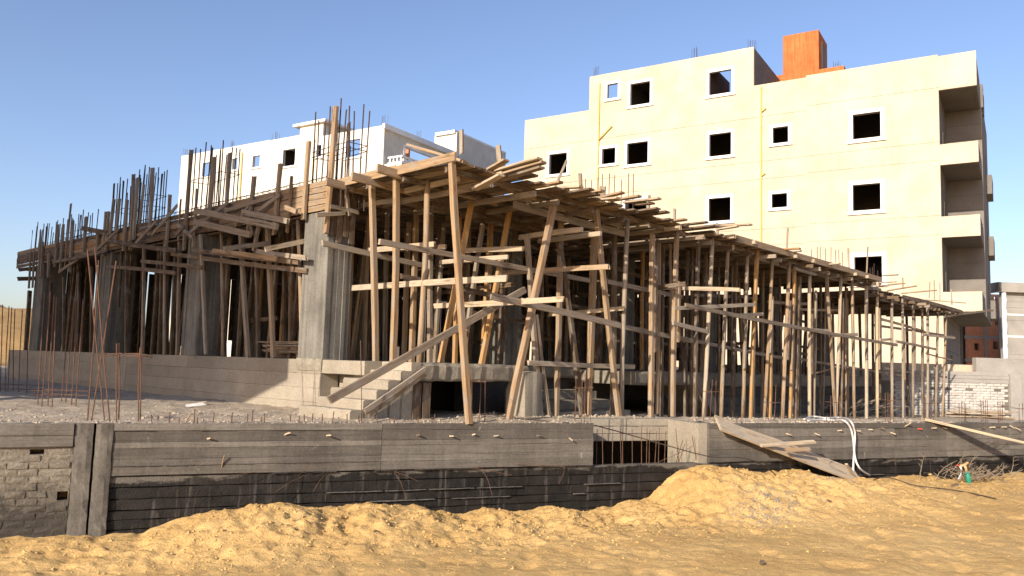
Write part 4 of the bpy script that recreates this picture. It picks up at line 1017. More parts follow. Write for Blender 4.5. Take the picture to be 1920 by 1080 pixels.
# ------------------------------------------------------------------ timber props
def ordn(i): return str(i) + ('th' if 10 < i % 100 < 14 else {1: 'st', 2: 'nd', 3: 'rd'}.get(i % 10, 'th'))
def foot_z(p): return tz(p)
front = [  # top x,y, foot x,y, plane v, width, material, stands on the deck, round
    (697, 347, 705, 668, -1.1, .12, 'tan', 1, 0), (743, 331, 737, 668, -1.75, .12, 'tan', 1, 0), (802, 316, 786, 671, -2.1, .12, 'tan', 1, 1), (847, 306, 880, 790, None, .12, 'tan', 0, 0), (890, 345, 826, 674, -1.9, .11, 'orange', 1, 0), (962, 355, 903, 678, -2.0, .11, 'orange', 1, 0),
    (1040, 376, 953, 782, None, .14, 'tan', 0, 0), (1118, 393, 1161, 783, None, .12, 'tan', 0, 0), (1177, 410, 1165, 780, None, .11, 'grey', 0, 1), (1223, 440, 1220, 783, None, .13, 'tan', 0, 0), (1269, 437, 1262, 782, None, .12, 'tan', 0, 0), (1310, 450, 1303, 778, None, .10, 'brown', 0, 0), (1336, 441, 1319, 788, None, .12, 'pale', 0, 1),
    (1366, 450, 1352, 779, None, .11, 'tan', 0, 1), (1402, 450, 1393, 784, None, .11, 'tan', 0, 1), (1420, 470, 1407, 788, None, .12, 'orange', 0, 0), (1449, 473, 1433, 785, None, .10, 'tan', 0, 1), (1447, 556, 1443, 786, None, .11, 'orange', 0, 0), (1481, 476, 1467, 785, None, .12, 'tan', 0, 1), (1490, 500, 1481, 783, None, .11, 'orange', 0, 0),
    (1500, 520, 1492, 782, None, .10, 'brown', 0, 0), (1518, 515, 1518, 783, None, .12, 'pale', 0, 1), (1530, 545, 1526, 781, None, .08, 'grey', 0, 0), (1549, 500, 1567, 785, None, .11, 'tan', 0, 0), (1577, 508, 1567, 786, None, .11, 'pale', 0, 1), (1580, 560, 1577, 782, None, .10, 'brown', 0, 0), (1597, 510, 1602, 787, None, .11, 'tan', 0, 1),
    (1624, 522, 1625, 787, None, .12, 'pale', 0, 0), (1645, 522, 1645, 786, None, .12, 'pale', 0, 1), (1672, 552, 1673, 784, None, .11, 'grey', 0, 1), (1692, 556, 1694, 784, None, .10, 'grey', 0, 0), (1712, 560, 1712, 784, None, .11, 'grey', 0, 1), (1729, 566, 1730, 783, None, .10, 'brown', 0, 0), (1739, 574, 1739, 782, None, .11, 'grey', 0, 0),
    (1759, 586, 1755, 784, None, .11, 'grey', 0, 1), (1774, 590, 1767, 785, None, .10, 'tan', 0, 1)]
kinds = {'tan': 'tan', 'orange': 'fresh orange', 'pale': 'sun-bleached', 'grey': 'weathered grey', 'brown': 'dark brown'}
for i, (x0, y0, x1, y1, v, w, mt, deck, rd) in enumerate(front):
    if deck: b = on_z(x1, y1, ZD); uu, vv, _ = FW.inv(FW.P(0, v, 0)); u1, z1 = FW.on_n(x1, y1, v); foot = FW.P(u1, v, ZD); vt = v
    else:
        vb = -3.25 if x1 > 900 else -3.45
        if i in (7, 6): vb = -3.3
        u1, z1 = FW.on_n(x1, y1, vb); foot = FW.P(u1, vb, z1); foot.z = tz(foot) - .01; vt = vb + .05
        if x1 > 1655: vt = vb
    u0, z0 = FW.on_n(x0, y0, vt); top = FW.P(u0, vt, z0)
    lean = abs(x0 - x1) > 25
    w *= .92
    o = beam('timber_prop', foot, top, w, w * .82, M[mt], None, up=FW.n, rnd=bool(rd), bend=random.uniform(-.008, .008) * 4 if not lean else 0, rings=7)
    tag(o, f"{'slanting' if lean else 'upright'} {kinds[mt]} {'round' if rd else 'squared'} timber prop, {ordn(i + 1)} of the front row counted from the corner column", 'prop', 'front row of timber props')
    # splice piece lapped on many of the props
    if i in (9, 10, 13, 14, 16, 18, 19, 21, 26, 27, 28, 30, 31, 32):
        t0, t1 = random.uniform(.28, .42), random.uniform(.7, .9); dv = FW.s * random.choice([-1, 1]) * w * .75 - FW.n * .04
        beam('splice_piece', foot.lerp(top, t0) + dv, foot.lerp(top, t1) + dv, w * .8, w * .6, M[random.choice(['tan', 'grey', 'brown'])], o, up=FW.n, rag=.03)
# second and third rows that are told apart behind the front row
mids = [(660, 400, 650, 669, .35, .10, 'tan', 1), (690, 420, 683, 668, .6, .09, 'tan', 1), (727, 395, 722, 668, 1.0, .09, 'grey', 1), (765, 470, 757, 668, .5, .10, 'tan', 1), (782, 360, 772, 668, .1, .11, 'tan', 1), (808, 390, 806, 671, -.2, .10, 'grey', 1), (830, 480, 816, 671, .0, .08, 'grey', 1), (858, 500, 853, 674, -1.0, .09, 'orange', 1),
        (905, 420, 868, 676, -1.2, .09, 'grey', 1), (920, 430, 905, 676, -1.0, .10, 'orange', 1), (945, 500, 937, 680, -.8, .11, 'brown', 1), (988, 440, 1014, 760, None, .10, 'grey', 0), (1005, 590, 1030, 770, None, .08, 'grey', 0), (1048, 455, 1093, 770, None, .12, 'brown', 0), (1050, 500, 1043, 772, None, .11, 'tan', 0),
        (1115, 430, 1102, 775, None, .14, 'tan', 0), (1152, 440, 1148, 770, None, .11, 'brown', 0), (1206, 455, 1203, 725, -1.0, .09, 'orange', 1), (1243, 460, 1240, 770, None, .09, 'brown', 0), (1290, 470, 1285, 765, None, .09, 'brown', 0)]
for i, (x0, y0, x1, y1, v, w, mt, deck) in enumerate(mids):
    if deck: u1, z1 = FW.on_n(x1, y1, v); foot = FW.P(u1, v, ZD - (.03 if x1 > 1100 else 0))
    else:
        v = -2.35; u1, z1 = FW.on_n(x1, y1, v); foot = FW.P(u1, v, z1); foot.z = tz(foot) - .01
    u0, z0 = FW.on_n(x0, y0, v)
    o = beam('timber_prop', foot, FW.P(u0, v, max(z0, ZS - .25)) if abs(x0 - x1) < 20 else FW.P(u0, v, z0), w, w * .85, M[mt], None, up=FW.n, rings=6)
    tag(o, f"{kinds[mt]} timber prop set back behind the front row, {ordn(i + 1)} from the corner column", 'prop', 'second row of timber props')
# props along the left-hand face
lefts = [(558, 388, 567, 660, .12, .09, 'tan'), (500, 398, 513, 667, .12, .10, 'tan'), (450, 400, 466, 665, .15, .10, 'grey'), (415, 418, 419, 667, .12, .09, 'grey'), (376, 440, 386, 664, -.08, .08, 'grey'), (337, 428, 332, 665, .1, .09, 'grey'), (309, 440, 308, 664, .1, .09, 'grey'), (270, 455, 267, 663, .1, .09, 'grey'), (238, 470, 237, 663, .1, .10, 'brown'),
         (228, 470, 222, 575, -.12, .08, 'brown'), (200, 490, 196, 662, .1, .09, 'brown'), (172, 500, 170, 662, .1, .09, 'brown'), (148, 510, 146, 661, .1, .09, 'brown'), (120, 520, 118, 661, .1, .09, 'brown'), (96, 530, 90, 661, .1, .1, 'brown'), (70, 540, 62, 661, .1, .14, 'brown'), (56, 545, 48, 660, .1, .14, 'brown'),
         (540, 470, 527, 640, 1.6, .09, 'orange'), (492, 500, 482, 640, 1.6, .09, 'orange'), (450, 520, 437, 664, 1.2, .10, 'brown'), (488, 410, 476, 470, -.1, .08, 'grey'), (466, 405, 474, 440, -.1, .07, 'grey')]
for i, (x0, y0, x1, y1, uu, w, mt) in enumerate(lefts):
    v1, z1 = FW.on_s(x1, y1, uu); v0, z0 = FW.on_s(x0, y0, uu)
    foot = FW.P(uu, v1, ZD if y1 > 640 and uu > 0 else z1); top = FW.P(uu, v0, z0 if uu < .5 else ZS - .1)
    if uu > .5: top = foot + (top - foot).normalized() * 3.2
    o = beam('timber_prop', foot, top, w, w * .85, M[mt], None, up=FW.s, rnd=i % 3 == 0, rings=6)
    tag(o, f"{kinds[mt]} timber prop under the left roof edge, {ordn(i + 1)} leftwards from the corner column", 'prop', 'timber props along the left face')
# props deep under the slab
for iu in range(1, 24):
    for iv in range(0, 7):
        u = iu * 1.15 + random.uniform(-.3, .3); v = -.6 + iv * 1.25 + random.uniform(-.3, .3)
        if random.random() < .12 or (iu < 3 and iv < 2): continue
        b = FW.P(u, v, ZD - .03); t = FW.P(u + random.uniform(-.3, .3), v + random.uniform(-.3, .3), (ZS if u < u_f1 else ZS2) - .12)
        if u > u_c1 and v < -.8: b.z = tz(b)
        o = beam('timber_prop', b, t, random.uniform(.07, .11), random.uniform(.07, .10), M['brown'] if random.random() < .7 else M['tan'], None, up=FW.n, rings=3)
        tag(o, 'timber prop standing in the shade deep under the slab formwork', 'prop', 'shaded props under the slab')
# half-lit second row behind the right-hand front row, and rows behind the left face
u = u_c0 + .3
while u < u_f1:
    v = random.choice([-2.5, -2.3, -1.9]); b = FW.P(u, v, 0); b.z = tz(b) - .01
    if u < u_c1 + .3 and v > -2.25: b.z = ZD - .06
    o = beam('timber_prop', b, FW.P(u + random.uniform(-.25, .25), v + random.uniform(-.15, .15), ZS - .17), random.uniform(.06, .09), .07, M[random.choice(['brown', 'grey', 'tan'])], None, up=FW.n, rnd=random.random() < .5, rings=5)
    tag(o, 'slim timber prop in half shade close behind the right-hand front row', 'prop', 'half-shaded props behind the front row'); u += random.uniform(.45, .75)
v = 1.6
while v < 18.8:
    uu = random.choice([.5, .9, 1.5]); b = FW.P(uu, v, ZD)
    o = beam('timber_prop', b, FW.P(uu + random.uniform(-.2, .2), v + random.uniform(-.25, .25), ZS - .1), random.uniform(.07, .1), .08, M['brown'], None, up=FW.s, rings=4)
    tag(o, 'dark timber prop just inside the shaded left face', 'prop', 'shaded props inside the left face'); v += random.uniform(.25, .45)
# the outer end under the lowered deck
for k in range(7):
    u = u_f1 + .8 + k * 1.15; v = -2.0 + .5 * (k % 3); b = FW.P(u, v, 0); b.z = tz(b)
    o = beam('timber_prop', b, FW.P(u + random.uniform(-.2, .2), v, ZS2 - .12), .10, .09, M['brown'], None, up=FW.n); tag(o, 'timber prop standing in the shade under the lowered far end of the deck', 'prop', 'shaded props under the far deck end')
# ------------------------------------------------------------------ cross braces
br = [  # x0,y0,x1,y1, plane kind, plane value(s), width, height, material, label
    (649, 541, 950, 522, 'u', .62, .045, .11, 'pale', 'pale straight plank nailed level across the first props right of the corner column'),
    (604, 456, 790, 497, 'v', -.25, .05, .11, 'grey', 'grey plank running from the corner column into the shade at head height'),
    (711, 453, 1105, 526, 'v', -2.35, .05, .10, 'grey', 'longest upper grey plank sloping down to the right behind the orange props'),
    (920, 555, 1164, 611, 'v', -3.5, .045, .12, 'grey', 'thick grey plank crossing in front of the slanting props near the middle'),
    (815, 574, 1057, 561, 'u', 1.75, .045, .10, 'pale', 'pale narrow plank ending just right of the slanting prop at mid height'),
    (617, 751, 984, 543, 'v', -2.75, .05, .13, 'grey', 'weathered plank propped diagonally up over the concrete steps'),
    (752, 518, 962, 562, 'v', -1.3, .05, .10, 'brown', 'brown plank sloping behind the orange props below the upper brace'),
    (870, 470, 981, 466, 'u', 2.6, .045, .10, 'pale', 'short pale plank with a split end behind the second orange prop'),
    (825, 492, 952, 482, 'u', 2.3, .05, .09, 'pale', 'short pale plank just under the split-ended plank'),
    (690, 470, 814, 458, 'u', 1.0, .045, .11, 'pale', 'pale plank end high up between the first three props'),
    (940, 512, 1142, 500, 'u', 3.6, .05, .10, 'tan', 'tan plank rising right to a cut end beside the slanting prop'),
    (1140, 528, 1278, 557, 'v', -2.95, .045, .10, 'grey', 'grey plank right of the middle at shoulder height'),
    (1165, 612, 1300, 640, 'v', -2.9, .05, .11, 'grey', 'grey plank continuing the middle brace down to the right'),
    (1030, 590, 1170, 578, 'u', 5.2, .05, .09, 'pale', 'pale dappled plank level behind the middle props'),
    (990, 680, 1189, 688, 'v', -2.55, .05, .10, 'pale', 'pale plank lying low across the props above the rubble'),
    (1264, 578, 1416, 571, 'v', -3.42, .045, .09, 'pale', 'pale pointed plank at the start of the long right-hand brace'),
    (1285, 572, 1682, 647, 'v', -3.46, .05, .10, 'grey', 'longest grey plank running across the right-hand props'),
    (1262, 606, 1326, 622, 'v', -3.35, .05, .10, 'grey', 'short split plank on the tall prop right of the middle'),
    (1245, 540, 1387, 543, 'u', 8.2, .05, .09, 'pale', 'pale plank end in the shade right of the middle'),
    (1190, 545, 1286, 532, 'u', 7.0, .05, .10, 'brown', 'brown short plank nailed high on two props right of the middle'),
    (1250, 628, 1470, 672, 'v', -2.4, .05, .09, 'grey', 'grey lower plank behind the right-hand props'),
    (1375, 592, 1430, 589, 'v', -3.3, .045, .09, 'pale', 'short pale block beside the long right-hand brace'),
    (1300, 553, 1420, 560, 'v', -1.9, .05, .09, 'brown', 'brown plank end behind the upright right-hand props'),
    (1440, 566, 1519, 570, 'v', -2.6, .045, .09, 'tan', 'tan dappled plank just above the long right-hand brace'),
    (1500, 580, 1575, 582, 'v', -2.7, .05, .08, 'tan', 'tan plank end among the far upright props'),
    (1510, 618, 1553, 620, 'v', -3.3, .045, .09, 'pale', 'short pale plank end where the long brace passes the far props'),
    (1560, 629, 1608, 627, 'v', -3.4, .045, .11, 'pale', 'short pale plank laid over the long brace at the far props'),
    (1470, 668, 1690, 704, 'v', -2.6, .05, .08, 'grey', 'grey lower plank reaching the far end of the prop rows'),
    (1520, 702, 1580, 686, 'v', -2.9, .04, .05, 'tan', 'thin tan batten rising between two far props'),
    (1640, 610, 1790, 632, 'v', -2.9, .05, .09, 'grey', 'grey plank high at the far end in front of the cream wall'),
    (1650, 598, 1733, 622, 'v', -3.2, .05, .09, 'tan', 'tan plank just below the lowered far deck'),
    (1730, 628, 1790, 634, 'v', -3.3, .045, .09, 'pale', 'pale plank end sticking out past the last props'),
    (1680, 640, 1755, 655, 'v', -3.35, .05, .09, 'grey', 'grey plank at mid height on the last props'),
    (1655, 690, 1775, 707, 'v', -3.1, .05, .08, 'grey', 'grey low plank on the last props before the lime brick wall'),
    (1650, 637, 1671, 636, 'v', -3.4, .05, .09, 'pale', 'small pale plank end near the lowered deck corner'),
    (1735, 662, 1785, 675, 'v', -3.4, .04, .05, 'tan', 'thin tan batten at mid height by the last prop'),
    (1770, 594, 1862, 582, 'v', -3.3, .05, .10, 'tan', 'tan plank end jutting out under the lowered far deck'),
    (322, 476, 575, 508, 'u', -.05, .05, .10, 'brown', 'lowest long brown plank on the left face beside the second column'),
    (362, 469, 560, 492, 'u', -.15, .05, .10, 'brown', 'middle long brown plank on the left face beside the second column'),
    (400, 470, 520, 486, 'u', -.22, .05, .10, 'tan', 'uppermost overlapping brown plank on the left face'),
    (497, 467, 629, 440, 'v', .9, .05, .10, 'pale', 'pale plank rising to the front of the corner column'),
    (483, 471, 575, 484, 'u', -.2, .05, .10, 'grey', 'grey plank end left of the corner column at head height'),
    (420, 466, 505, 456, 'v', 2.2, .05, .10, 'grey', 'weathered doubled plank between props left of the corner column'),
    (265, 490, 380, 502, 'u', -.1, .05, .10, 'brown', 'shaded brown plank left of the second column'),
    (200, 500, 330, 512, 'u', -.1, .05, .10, 'brown', 'shaded brown plank across the left props beyond the second column'),
    (330, 440, 345, 425, 'u', -.4, .05, .10, 'brown', 'short brown plank high on the left face'),
    (365, 395, 520, 425, 'u', -.35, .06, .14, 'grey', 'broad weathered outrigger plank below the left shuttering'),
    (365, 416, 470, 440, 'u', -.3, .06, .14, 'grey', 'second broad weathered outrigger plank below the left shuttering'),
    (455, 398, 540, 415, 'u', -.3, .06, .12, 'grey', 'third weathered outrigger plank nearer the corner column'),
    (533, 388, 556, 397, 'u', -.3, .06, .10, 'tan', 'short tan outrigger by the corner column'),
    (154, 428, 200, 437, 'u', -.12, .05, .14, 'brown', 'dark plank bridging two posts at the far left roof edge'),
    (33, 523, 120, 520, 'v', 18.2, .06, .14, 'brown', 'dark plank jutting out at the far left end'),
    (35, 506, 130, 495, 'v', 18.6, .06, .12, 'brown', 'upper dark plank jutting out at the far left end'),
    (205, 452, 330, 470, 'u', -.2, .05, .12, 'brown', 'dark brown outrigger plank on the far part of the left face'),
    (100, 492, 200, 470, 'u', -.2, .05, .10, 'brown', 'dark brown sloping plank near the far left end')]
for (x0, y0, x1, y1, kd, pv, w, h, mt, lab) in br:
    o = (plank_u if kd == 'u' else plank_v)('brace_plank', x0, y0, x1, y1, pv, w, h, M[mt], None, rag=.02)
    tag(o, lab, 'plank', 'brace planks on the props')
for k in range(34):
    u = random.uniform(1, 22); v = random.uniform(-1.8, 5); z = random.uniform(3.2, 5.3); L = random.uniform(1.5, 4)
    d = FW.s if random.random() < .6 else FW.n
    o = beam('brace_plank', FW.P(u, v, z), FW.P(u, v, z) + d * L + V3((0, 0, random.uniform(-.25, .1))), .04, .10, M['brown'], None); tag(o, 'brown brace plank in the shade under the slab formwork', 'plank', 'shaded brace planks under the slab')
# boarded screens along the far sides
sc1 = empty('rear_screen', FW.P(14, 19.3, ZD), 'dark screen of upright boards with light gaps along the far side', 'screen')
u = 1.0
while u < 27.5:
    w = random.uniform(.22, .4); z1 = ZS - .02 - (.3 if u > u_f1 - .4 else 0) - (random.uniform(.05, .2) if random.random() < .15 else 0); z0 = ZD - .1 + (0 if random.random() < .9 else random.uniform(.3, 1.2))
    beam('board', FW.P(u, 19.2, z0), FW.P(u, 19.2, z1), w, .03, M['brown'], sc1, up=FW.n, rings=2); u += w + random.choice([0, 0, 0, .003, .004, .03])
sc2 = empty('end_screen', FW.P(27.8, 10, ZD), 'dark screen of upright boards closing the far end', 'screen')
v = 6.5
while v < 19:
    w = random.uniform(.22, .4)
    beam('board', FW.P(27.6, v, ZD - .1 + (0 if random.random() < .85 else random.uniform(.2, 1.0))), FW.P(27.6, v, ZS2 - .005), w, .03, M['brown'], sc2, up=FW.s, rings=2); v += w + random.choice([0, 0, 0, .004, .01, .04])
# ------------------------------------------------------------------ reinforcement cages
def cage(bars, ties, label, group, mat, r=.010, base=None):
    b0 = base or bars[0][0]
    e = empty('rebar_cage', b0, label, 'rebar', group)
    for (p, q) in bars:
        mid = (V3(p) + V3(q)) / 2 + V3((random.uniform(-.012, .012), random.uniform(-.012, .012), 0))
        mb = MB(); mb.tube([p, mid, q], r, 6); mb.build('bar', M[mat], e)
    for t in ties:
        mb = MB(); mb.tube(t, r * .6, 5, True); mb.build('tie', M[mat], e)
    return e
def column_cage(v0, v1, ztop, zties, label, n=10, u0=.06, u1=.5, z0=ZBM0):
    bars = []
    for k in range(n):
        t = (k // 2) / max(1, (n // 2 - 1)); uu = u0 if k % 2 else u1; vv = v0 + (v1 - v0) * t + random.uniform(-.03, .03)
        bars.append((FW.P(uu, vv, z0), FW.P(uu + random.uniform(-.05, .05), vv + random.uniform(-.06, .06), ztop + random.uniform(-.3, .12))))
    ties = [[FW.P(u0 - .02, v0, z), FW.P(u1 + .02, v0, z + .02), FW.P(u1 + .02, v1, z), FW.P(u0 - .02, v1, z - .02)] for z in zties]
    cage(bars, ties, label, 'column starter bars along the left roof edge', 'rebar', .014)
zt_ = lambda x, y: FW.on_s(x, y, .2)
for (xa, xb, yt, yb, lab, ties) in [(600, 664, 202, 330, 'tall dark column starter bars behind the pole at the corner column', [.45, .38]), (367, 426, 272, 385, 'dark column starter bars with one tie ring standing over the second column', [.5]), (262, 290, 318, 420, 'dark starter bars crowded by posts, third cluster leftwards from the corner', [.5, .3]),
                                    (222, 243, 340, 430, 'dark starter bars, fourth cluster leftwards from the corner', [.4]), (114, 162, 402, 470, 'wide far cluster of dark starter bars, fifth leftwards from the corner', [.3]), (68, 96, 421, 490, 'farthest cluster of dark starter bars at the left end', [])]:
    va, z1 = zt_(xb, (yt + yb) / 2); vb, _ = zt_(xa, (yt + yb) / 2); zt1 = zt_((xa + xb) / 2, yt)[1]
    column_cage(va, vb, zt1, [ZBM1 + (zt1 - ZBM1) * f for f in ties], lab, 16)
# stirrups of the edge beam along the top of the shuttering
bc = empty('beam_rebar_cage', FW.P(.3, 5, ZBM1), 'long horizontal beam reinforcement with stirrups along the left roof edge', 'rebar')
for (uu, zz) in [(.08, ZBM1 + .11), (.42, ZBM1 + .12), (.08, ZBM1 - .3), (.42, ZBM1 - .3)]:
    mb = MB(); mb.tube([FW.P(uu, v, zz + random.uniform(-.012, .012)) for v in np.arange(.2, 17, .8)], .010, 5); mb.build('bar', M['rebar'], bc)
v = .3
while v < 17:
    mb = MB(); zz = ZBM1 + .12; mb.tube([FW.P(.07, v, zz), FW.P(.43, v + .02, zz + .01), FW.P(.43, v + .02, ZBM1 - .32), FW.P(.07, v, ZBM1 - .32)], .007, 4, True); mb.build('stirrup', M['rebar'], bc); v += .24
# bars over the right-hand deck
for (x0, x1, yt, yb, n, lab) in [(1095, 1188, 330, 385, 9, 'thin starter bars on the deck below the cream block drain pipe'), (1523, 1582, 466, 500, 8, 'row of thin starter bars on the far deck before the cream wall'), (1632, 1645, 500, 522, 4, 'few short starter bars before the lowest cream block window')]:
    bars = []
    for k in range(n):
        x = x0 + (x1 - x0) * k / (n - 1) + random.uniform(-2, 2); uu, zz = FW.on_n(x, yb, -1.5); yy = yt + random.uniform(-6, 8) + (x - x0) * .0
        bars.append((FW.P(uu, -1.5, ZS), FW.P(uu, -1.5, FW.on_n(x, yy, -1.5)[1])))
    cage(bars, [], lab, None, 'rebar', .011)
# foreground cages on the terrace, left
def bars_px(lst, extra=.06):
    out = []
    for (x0, y0, x1, y1) in lst:
        b = on_z(x1, y1, ZT + .0); t = at_y(x0, y0, b.y); out.append((b - V3((0, 0, extra)), t))
    return out
def ring(bars, z, pad=.03):
    pts = []
    for (p, q) in bars: t = (z - p.z) / (q.z - p.z); pts.append(p.lerp(q, t))
    c = sum(pts, V3()) / len(pts); x0 = min(p.x for p in pts) - pad; x1 = max(p.x for p in pts) + pad; dy = .18
    return [V3((x0, c.y - dy, z)), V3((x1, c.y - dy, z + .02)), V3((x1, c.y + dy, z)), V3((x0, c.y + dy, z + .015))]
b1 = bars_px([(164, 469, 197, 786), (178, 463, 207, 790), (218, 489, 171, 788), (185, 488, 164, 788)])
cage(b1, [], 'four tall crossed rusty bars standing on the terrace edge at left', 'rusty bars on the terrace', 'rust')
b2 = bars_px([(219, 644, 219, 791), (224, 643, 223, 786), (263, 652, 260, 791), (265, 644, 263, 787)])
cage(b2, [ring(b2, b2[0][0].z + (b2[0][1].z - b2[0][0].z) * .84), ring(b2, b2[0][0].z + (b2[0][1].z - b2[0][0].z) * .87)], 'short rusty column cage with a square tie, right of the crossed bars', 'rusty bars on the terrace', 'rust')
b3 = bars_px([(84, 548, 71, 759), (95, 546, 78, 762), (102, 553, 90, 759), (106, 556, 98, 762)])
cage(b3, [], 'four tall parallel rusty bars left of the tied cage', 'rusty bars on the terrace', 'rust')
b4 = bars_px([(130, 562, 115, 752), (139, 557, 123, 757), (148, 560, 134, 759), (156, 561, 142, 762)])
cage(b4, [ring(b4, b4[0][0].z + .22), ring(b4, b4[0][0].z + .30)], 'four tall rusty bars tied low, just left of the crossed bars', 'rusty bars on the terrace', 'rust')
b5 = bars_px([(5, 571, 0, 735), (17, 574, 10, 736), (22, 576, 15, 733), (28, 580, 25, 733), (42, 581, 35, 735), (52, 640, 50, 738)])
cage(b5, [ring(b5, b5[0][0].z + .12), ring(b5, b5[0][0].z + .22)], 'rusty bars at the left picture edge before the sand hill', 'rusty bars on the terrace', 'rust')
for lst, lab in [([(676, 638, 679, 781)], 'single thin rusty bar standing at the foot of the steps'), ([(885, 690, 884, 794), (902, 700, 898, 792), (910, 695, 909, 794)], 'three thin rusty bars with a bent tie beside the slanting prop'), ([(1080, 705, 1078, 793), (1092, 700, 1090, 793), (1097, 702, 1096, 792), (1109, 704, 1107, 793)], 'rusty bars at the corner of the wall opening'),
                 ([(1326, 715, 1318, 790), (1336, 712, 1331, 788), (1343, 714, 1340, 789)], 'three rusty bars tied together at the top of the plank ramp'), ([(1436, 742, 1442, 788), (1455, 722, 1451, 789)], 'two thin bars with a diamond tie among the right-hand props'), ([(1558, 742, 1558, 790), (1564, 730, 1566, 792), (1575, 742, 1575, 790)], 'thin bars with a diamond tie above the white hose'),
                 ([(1660, 736, 1660, 792), (1665, 736, 1665, 790), (1669, 738, 1669, 792), (1675, 740, 1675, 792)], 'rusty column cage before the far props'), ([(1735, 744, 1736, 792), (1744, 742, 1745, 790), (1750, 740, 1751, 791)], 'rusty column cage before the last props'), ([(1798, 755, 1798, 791), (1803, 753, 1803, 789), (1808, 754, 1808, 791), (1811, 757, 1811, 790)], 'short rusty bars before the lumber pile at right'),
                 ([(1839, 750, 1840, 790), (1843, 750, 1843, 788), (1848, 750, 1848, 790), (1851, 750, 1851, 789)], 'rusty bars in front of the sunlit lime bricks'), ([(1871, 752, 1872, 791), (1875, 752, 1875, 789), (1880, 752, 1880, 791)], 'rusty bars nearest the concrete pier at right'), ([(1911, 757, 1911, 793), (1917, 756, 1917, 793)], 'rusty bars at the right picture edge')]:
    bs = []
    for (x0, y0, x1, y1) in lst:
        n_ = .12 + random.uniform(0, .3); s, z = WF.on_n(x1, y1, n_); p = WF.P(s, n_, ZT - .05); s2, z2 = WF.on_n(x0, y0, n_); bs.append((p, WF.P(s2, n_, z2)))
    zz = bs[0][0].z + (bs[0][1].z - bs[0][0].z) * .75
    cage(bs, [ring(bs, zz, .02)] if len(bs) > 1 else [], lab, 'thin rusty bars along the wall top', 'rust', .007)
# ------------------------------------------------------------------ loose things
def seg(p, q): return p, q
# plank ramp from the terrace down to the sand
def ramp(name, x0, y0, x1, y1, w, label, n_top=-.08, two=True, d_bot=None):
    s, z = WF.on_n(x0, y0, n_top); a = WF.P(s - .0, n_top, ZT + (.0 if two else .05))
    b = on_z(x1, y1, .42); b.z = float(sand_z(b.x, b.y)) + .02
    e = empty(name, b, label, 'ramp')
    d = (b - a).normalized(); upv = V3((0, 0, 1)) * .8 - WF.n * .62; side = d.cross(upv).normalized()
    a2 = a - d * .06
    if two:
        for k, off in enumerate((-.5, .5)): beam('plank', a2 + side * off * w, b + side * off * w + d * .05 * k, w * .97, .05, M['pale'], e, up=upv, bend=0, rag=.02)
    else: beam('plank', a2, b, w, .055, M['pale'], e, bend=0)
    return e, a2, b, side, d
e, a2, b2_, side, d = ramp('plank_ramp', 1350, 786, 1606, 905, .21, 'two-plank timber ramp leaning from the wall top down to the sand')
_w = lambda x, y, n: WF.P(WF.on_n(x, y, n)[0], n, WF.on_n(x, y, n)[1])
beam('cleat', _w(1427, 835, -.32), _w(1527, 828, -.5), .09, .035, M['pale'], e, up=V3((0, 0, 1)) - WF.n * .5, rag=.03)
beam('cleat', _w(1474, 845, -.42), _w(1518, 842, -.5), .09, .04, M['tan'], e, up=V3((0, 0, 1)) - WF.n * .5, rag=.02)
s, z = WF.on_n(1740, 788, .1); a = WF.P(s, .1, ZT + .05); s2, z2 = WF.on_n(1935, 832, -1.1); bb = WF.P(s2 + .2, -1.1, z2 - .05)
bq = bb + (bb - a) * 1.4; bq.z = max(bq.z, float(sand_z(bq.x, bq.y)))
o = beam('ramp_plank', a - (bq - a).normalized() * .1, bq, .26, .055, M['pale'], None, bend=0); tag(o, 'single pale plank leaning down to the right from the far wall top', 'plank')
p = on_z(1660, 894, .4); q = on_z(1587, 871, .62); p.z = float(sand_z(p.x, p.y)) + .03
p0 = WF.on_n(1587, 870, -.45); q = WF.P(p0[0], -.45, p0[1])
o = beam('batten', q, p, .06, .03, M['pale'], None); tag(o, 'short pale batten lying against the tarred wall beside the ramp', 'plank')
def polyline(name, pts, r, mat, label, cat, n=6):
    """smooth tube through points"""
    P = [V3(p) for p in pts]; out = []
    for i in range(len(P) - 1):
        p0, p1, p2, p3 = P[max(i - 1, 0)], P[i], P[i + 1], P[min(i + 2, len(P) - 1)]
        for t in np.linspace(0, 1, 8, endpoint=False):
            out.append(.5 * ((2 * p1) + (-p0 + p2) * t + (2 * p0 - 5 * p1 + 4 * p2 - p3) * t * t + (-p0 + 3 * p1 - 3 * p2 + p3) * t ** 3))
    out.append(P[-1]); mb = MB(); mb.tube(out, r, n); o = mb.build(name, M[mat], None, True); return tag(o, label, cat)
wp = lambda x, y, n: WF.P(WF.on_n(x, y, n)[0], n, WF.on_n(x, y, n)[1])
tt = lambda x, y: on_z(x, y, ZT + .03)
sd = lambda x, y, up=.02: (lambda q: V3((q.x, q.y, float(sand_z(q.x, q.y)) + up)))(on_z(x, y, .42))
polyline('hose', [tt(1508, 786), tt(1525, 781), tt(1550, 784), tt(1575, 783), wp(1594, 789, -.06), wp(1603, 812, -.10), wp(1602, 850, -.14), wp(1612, 878, -.25), sd(1636, 898)], .020, 'hose', 'white hose hanging over the wall in front, ending on the sand', 'hose', 8)
polyline('hose', [tt(1515, 789), tt(1540, 787), tt(1565, 788), wp(1583, 789, -.05), wp(1596, 806, -.08), wp(1601, 840, -.08), wp(1600, 872, -.10), wp(1600, 892, -.15)], .020, 'hose', 'second white hose hanging straight down the wall behind the first', 'hose', 8)
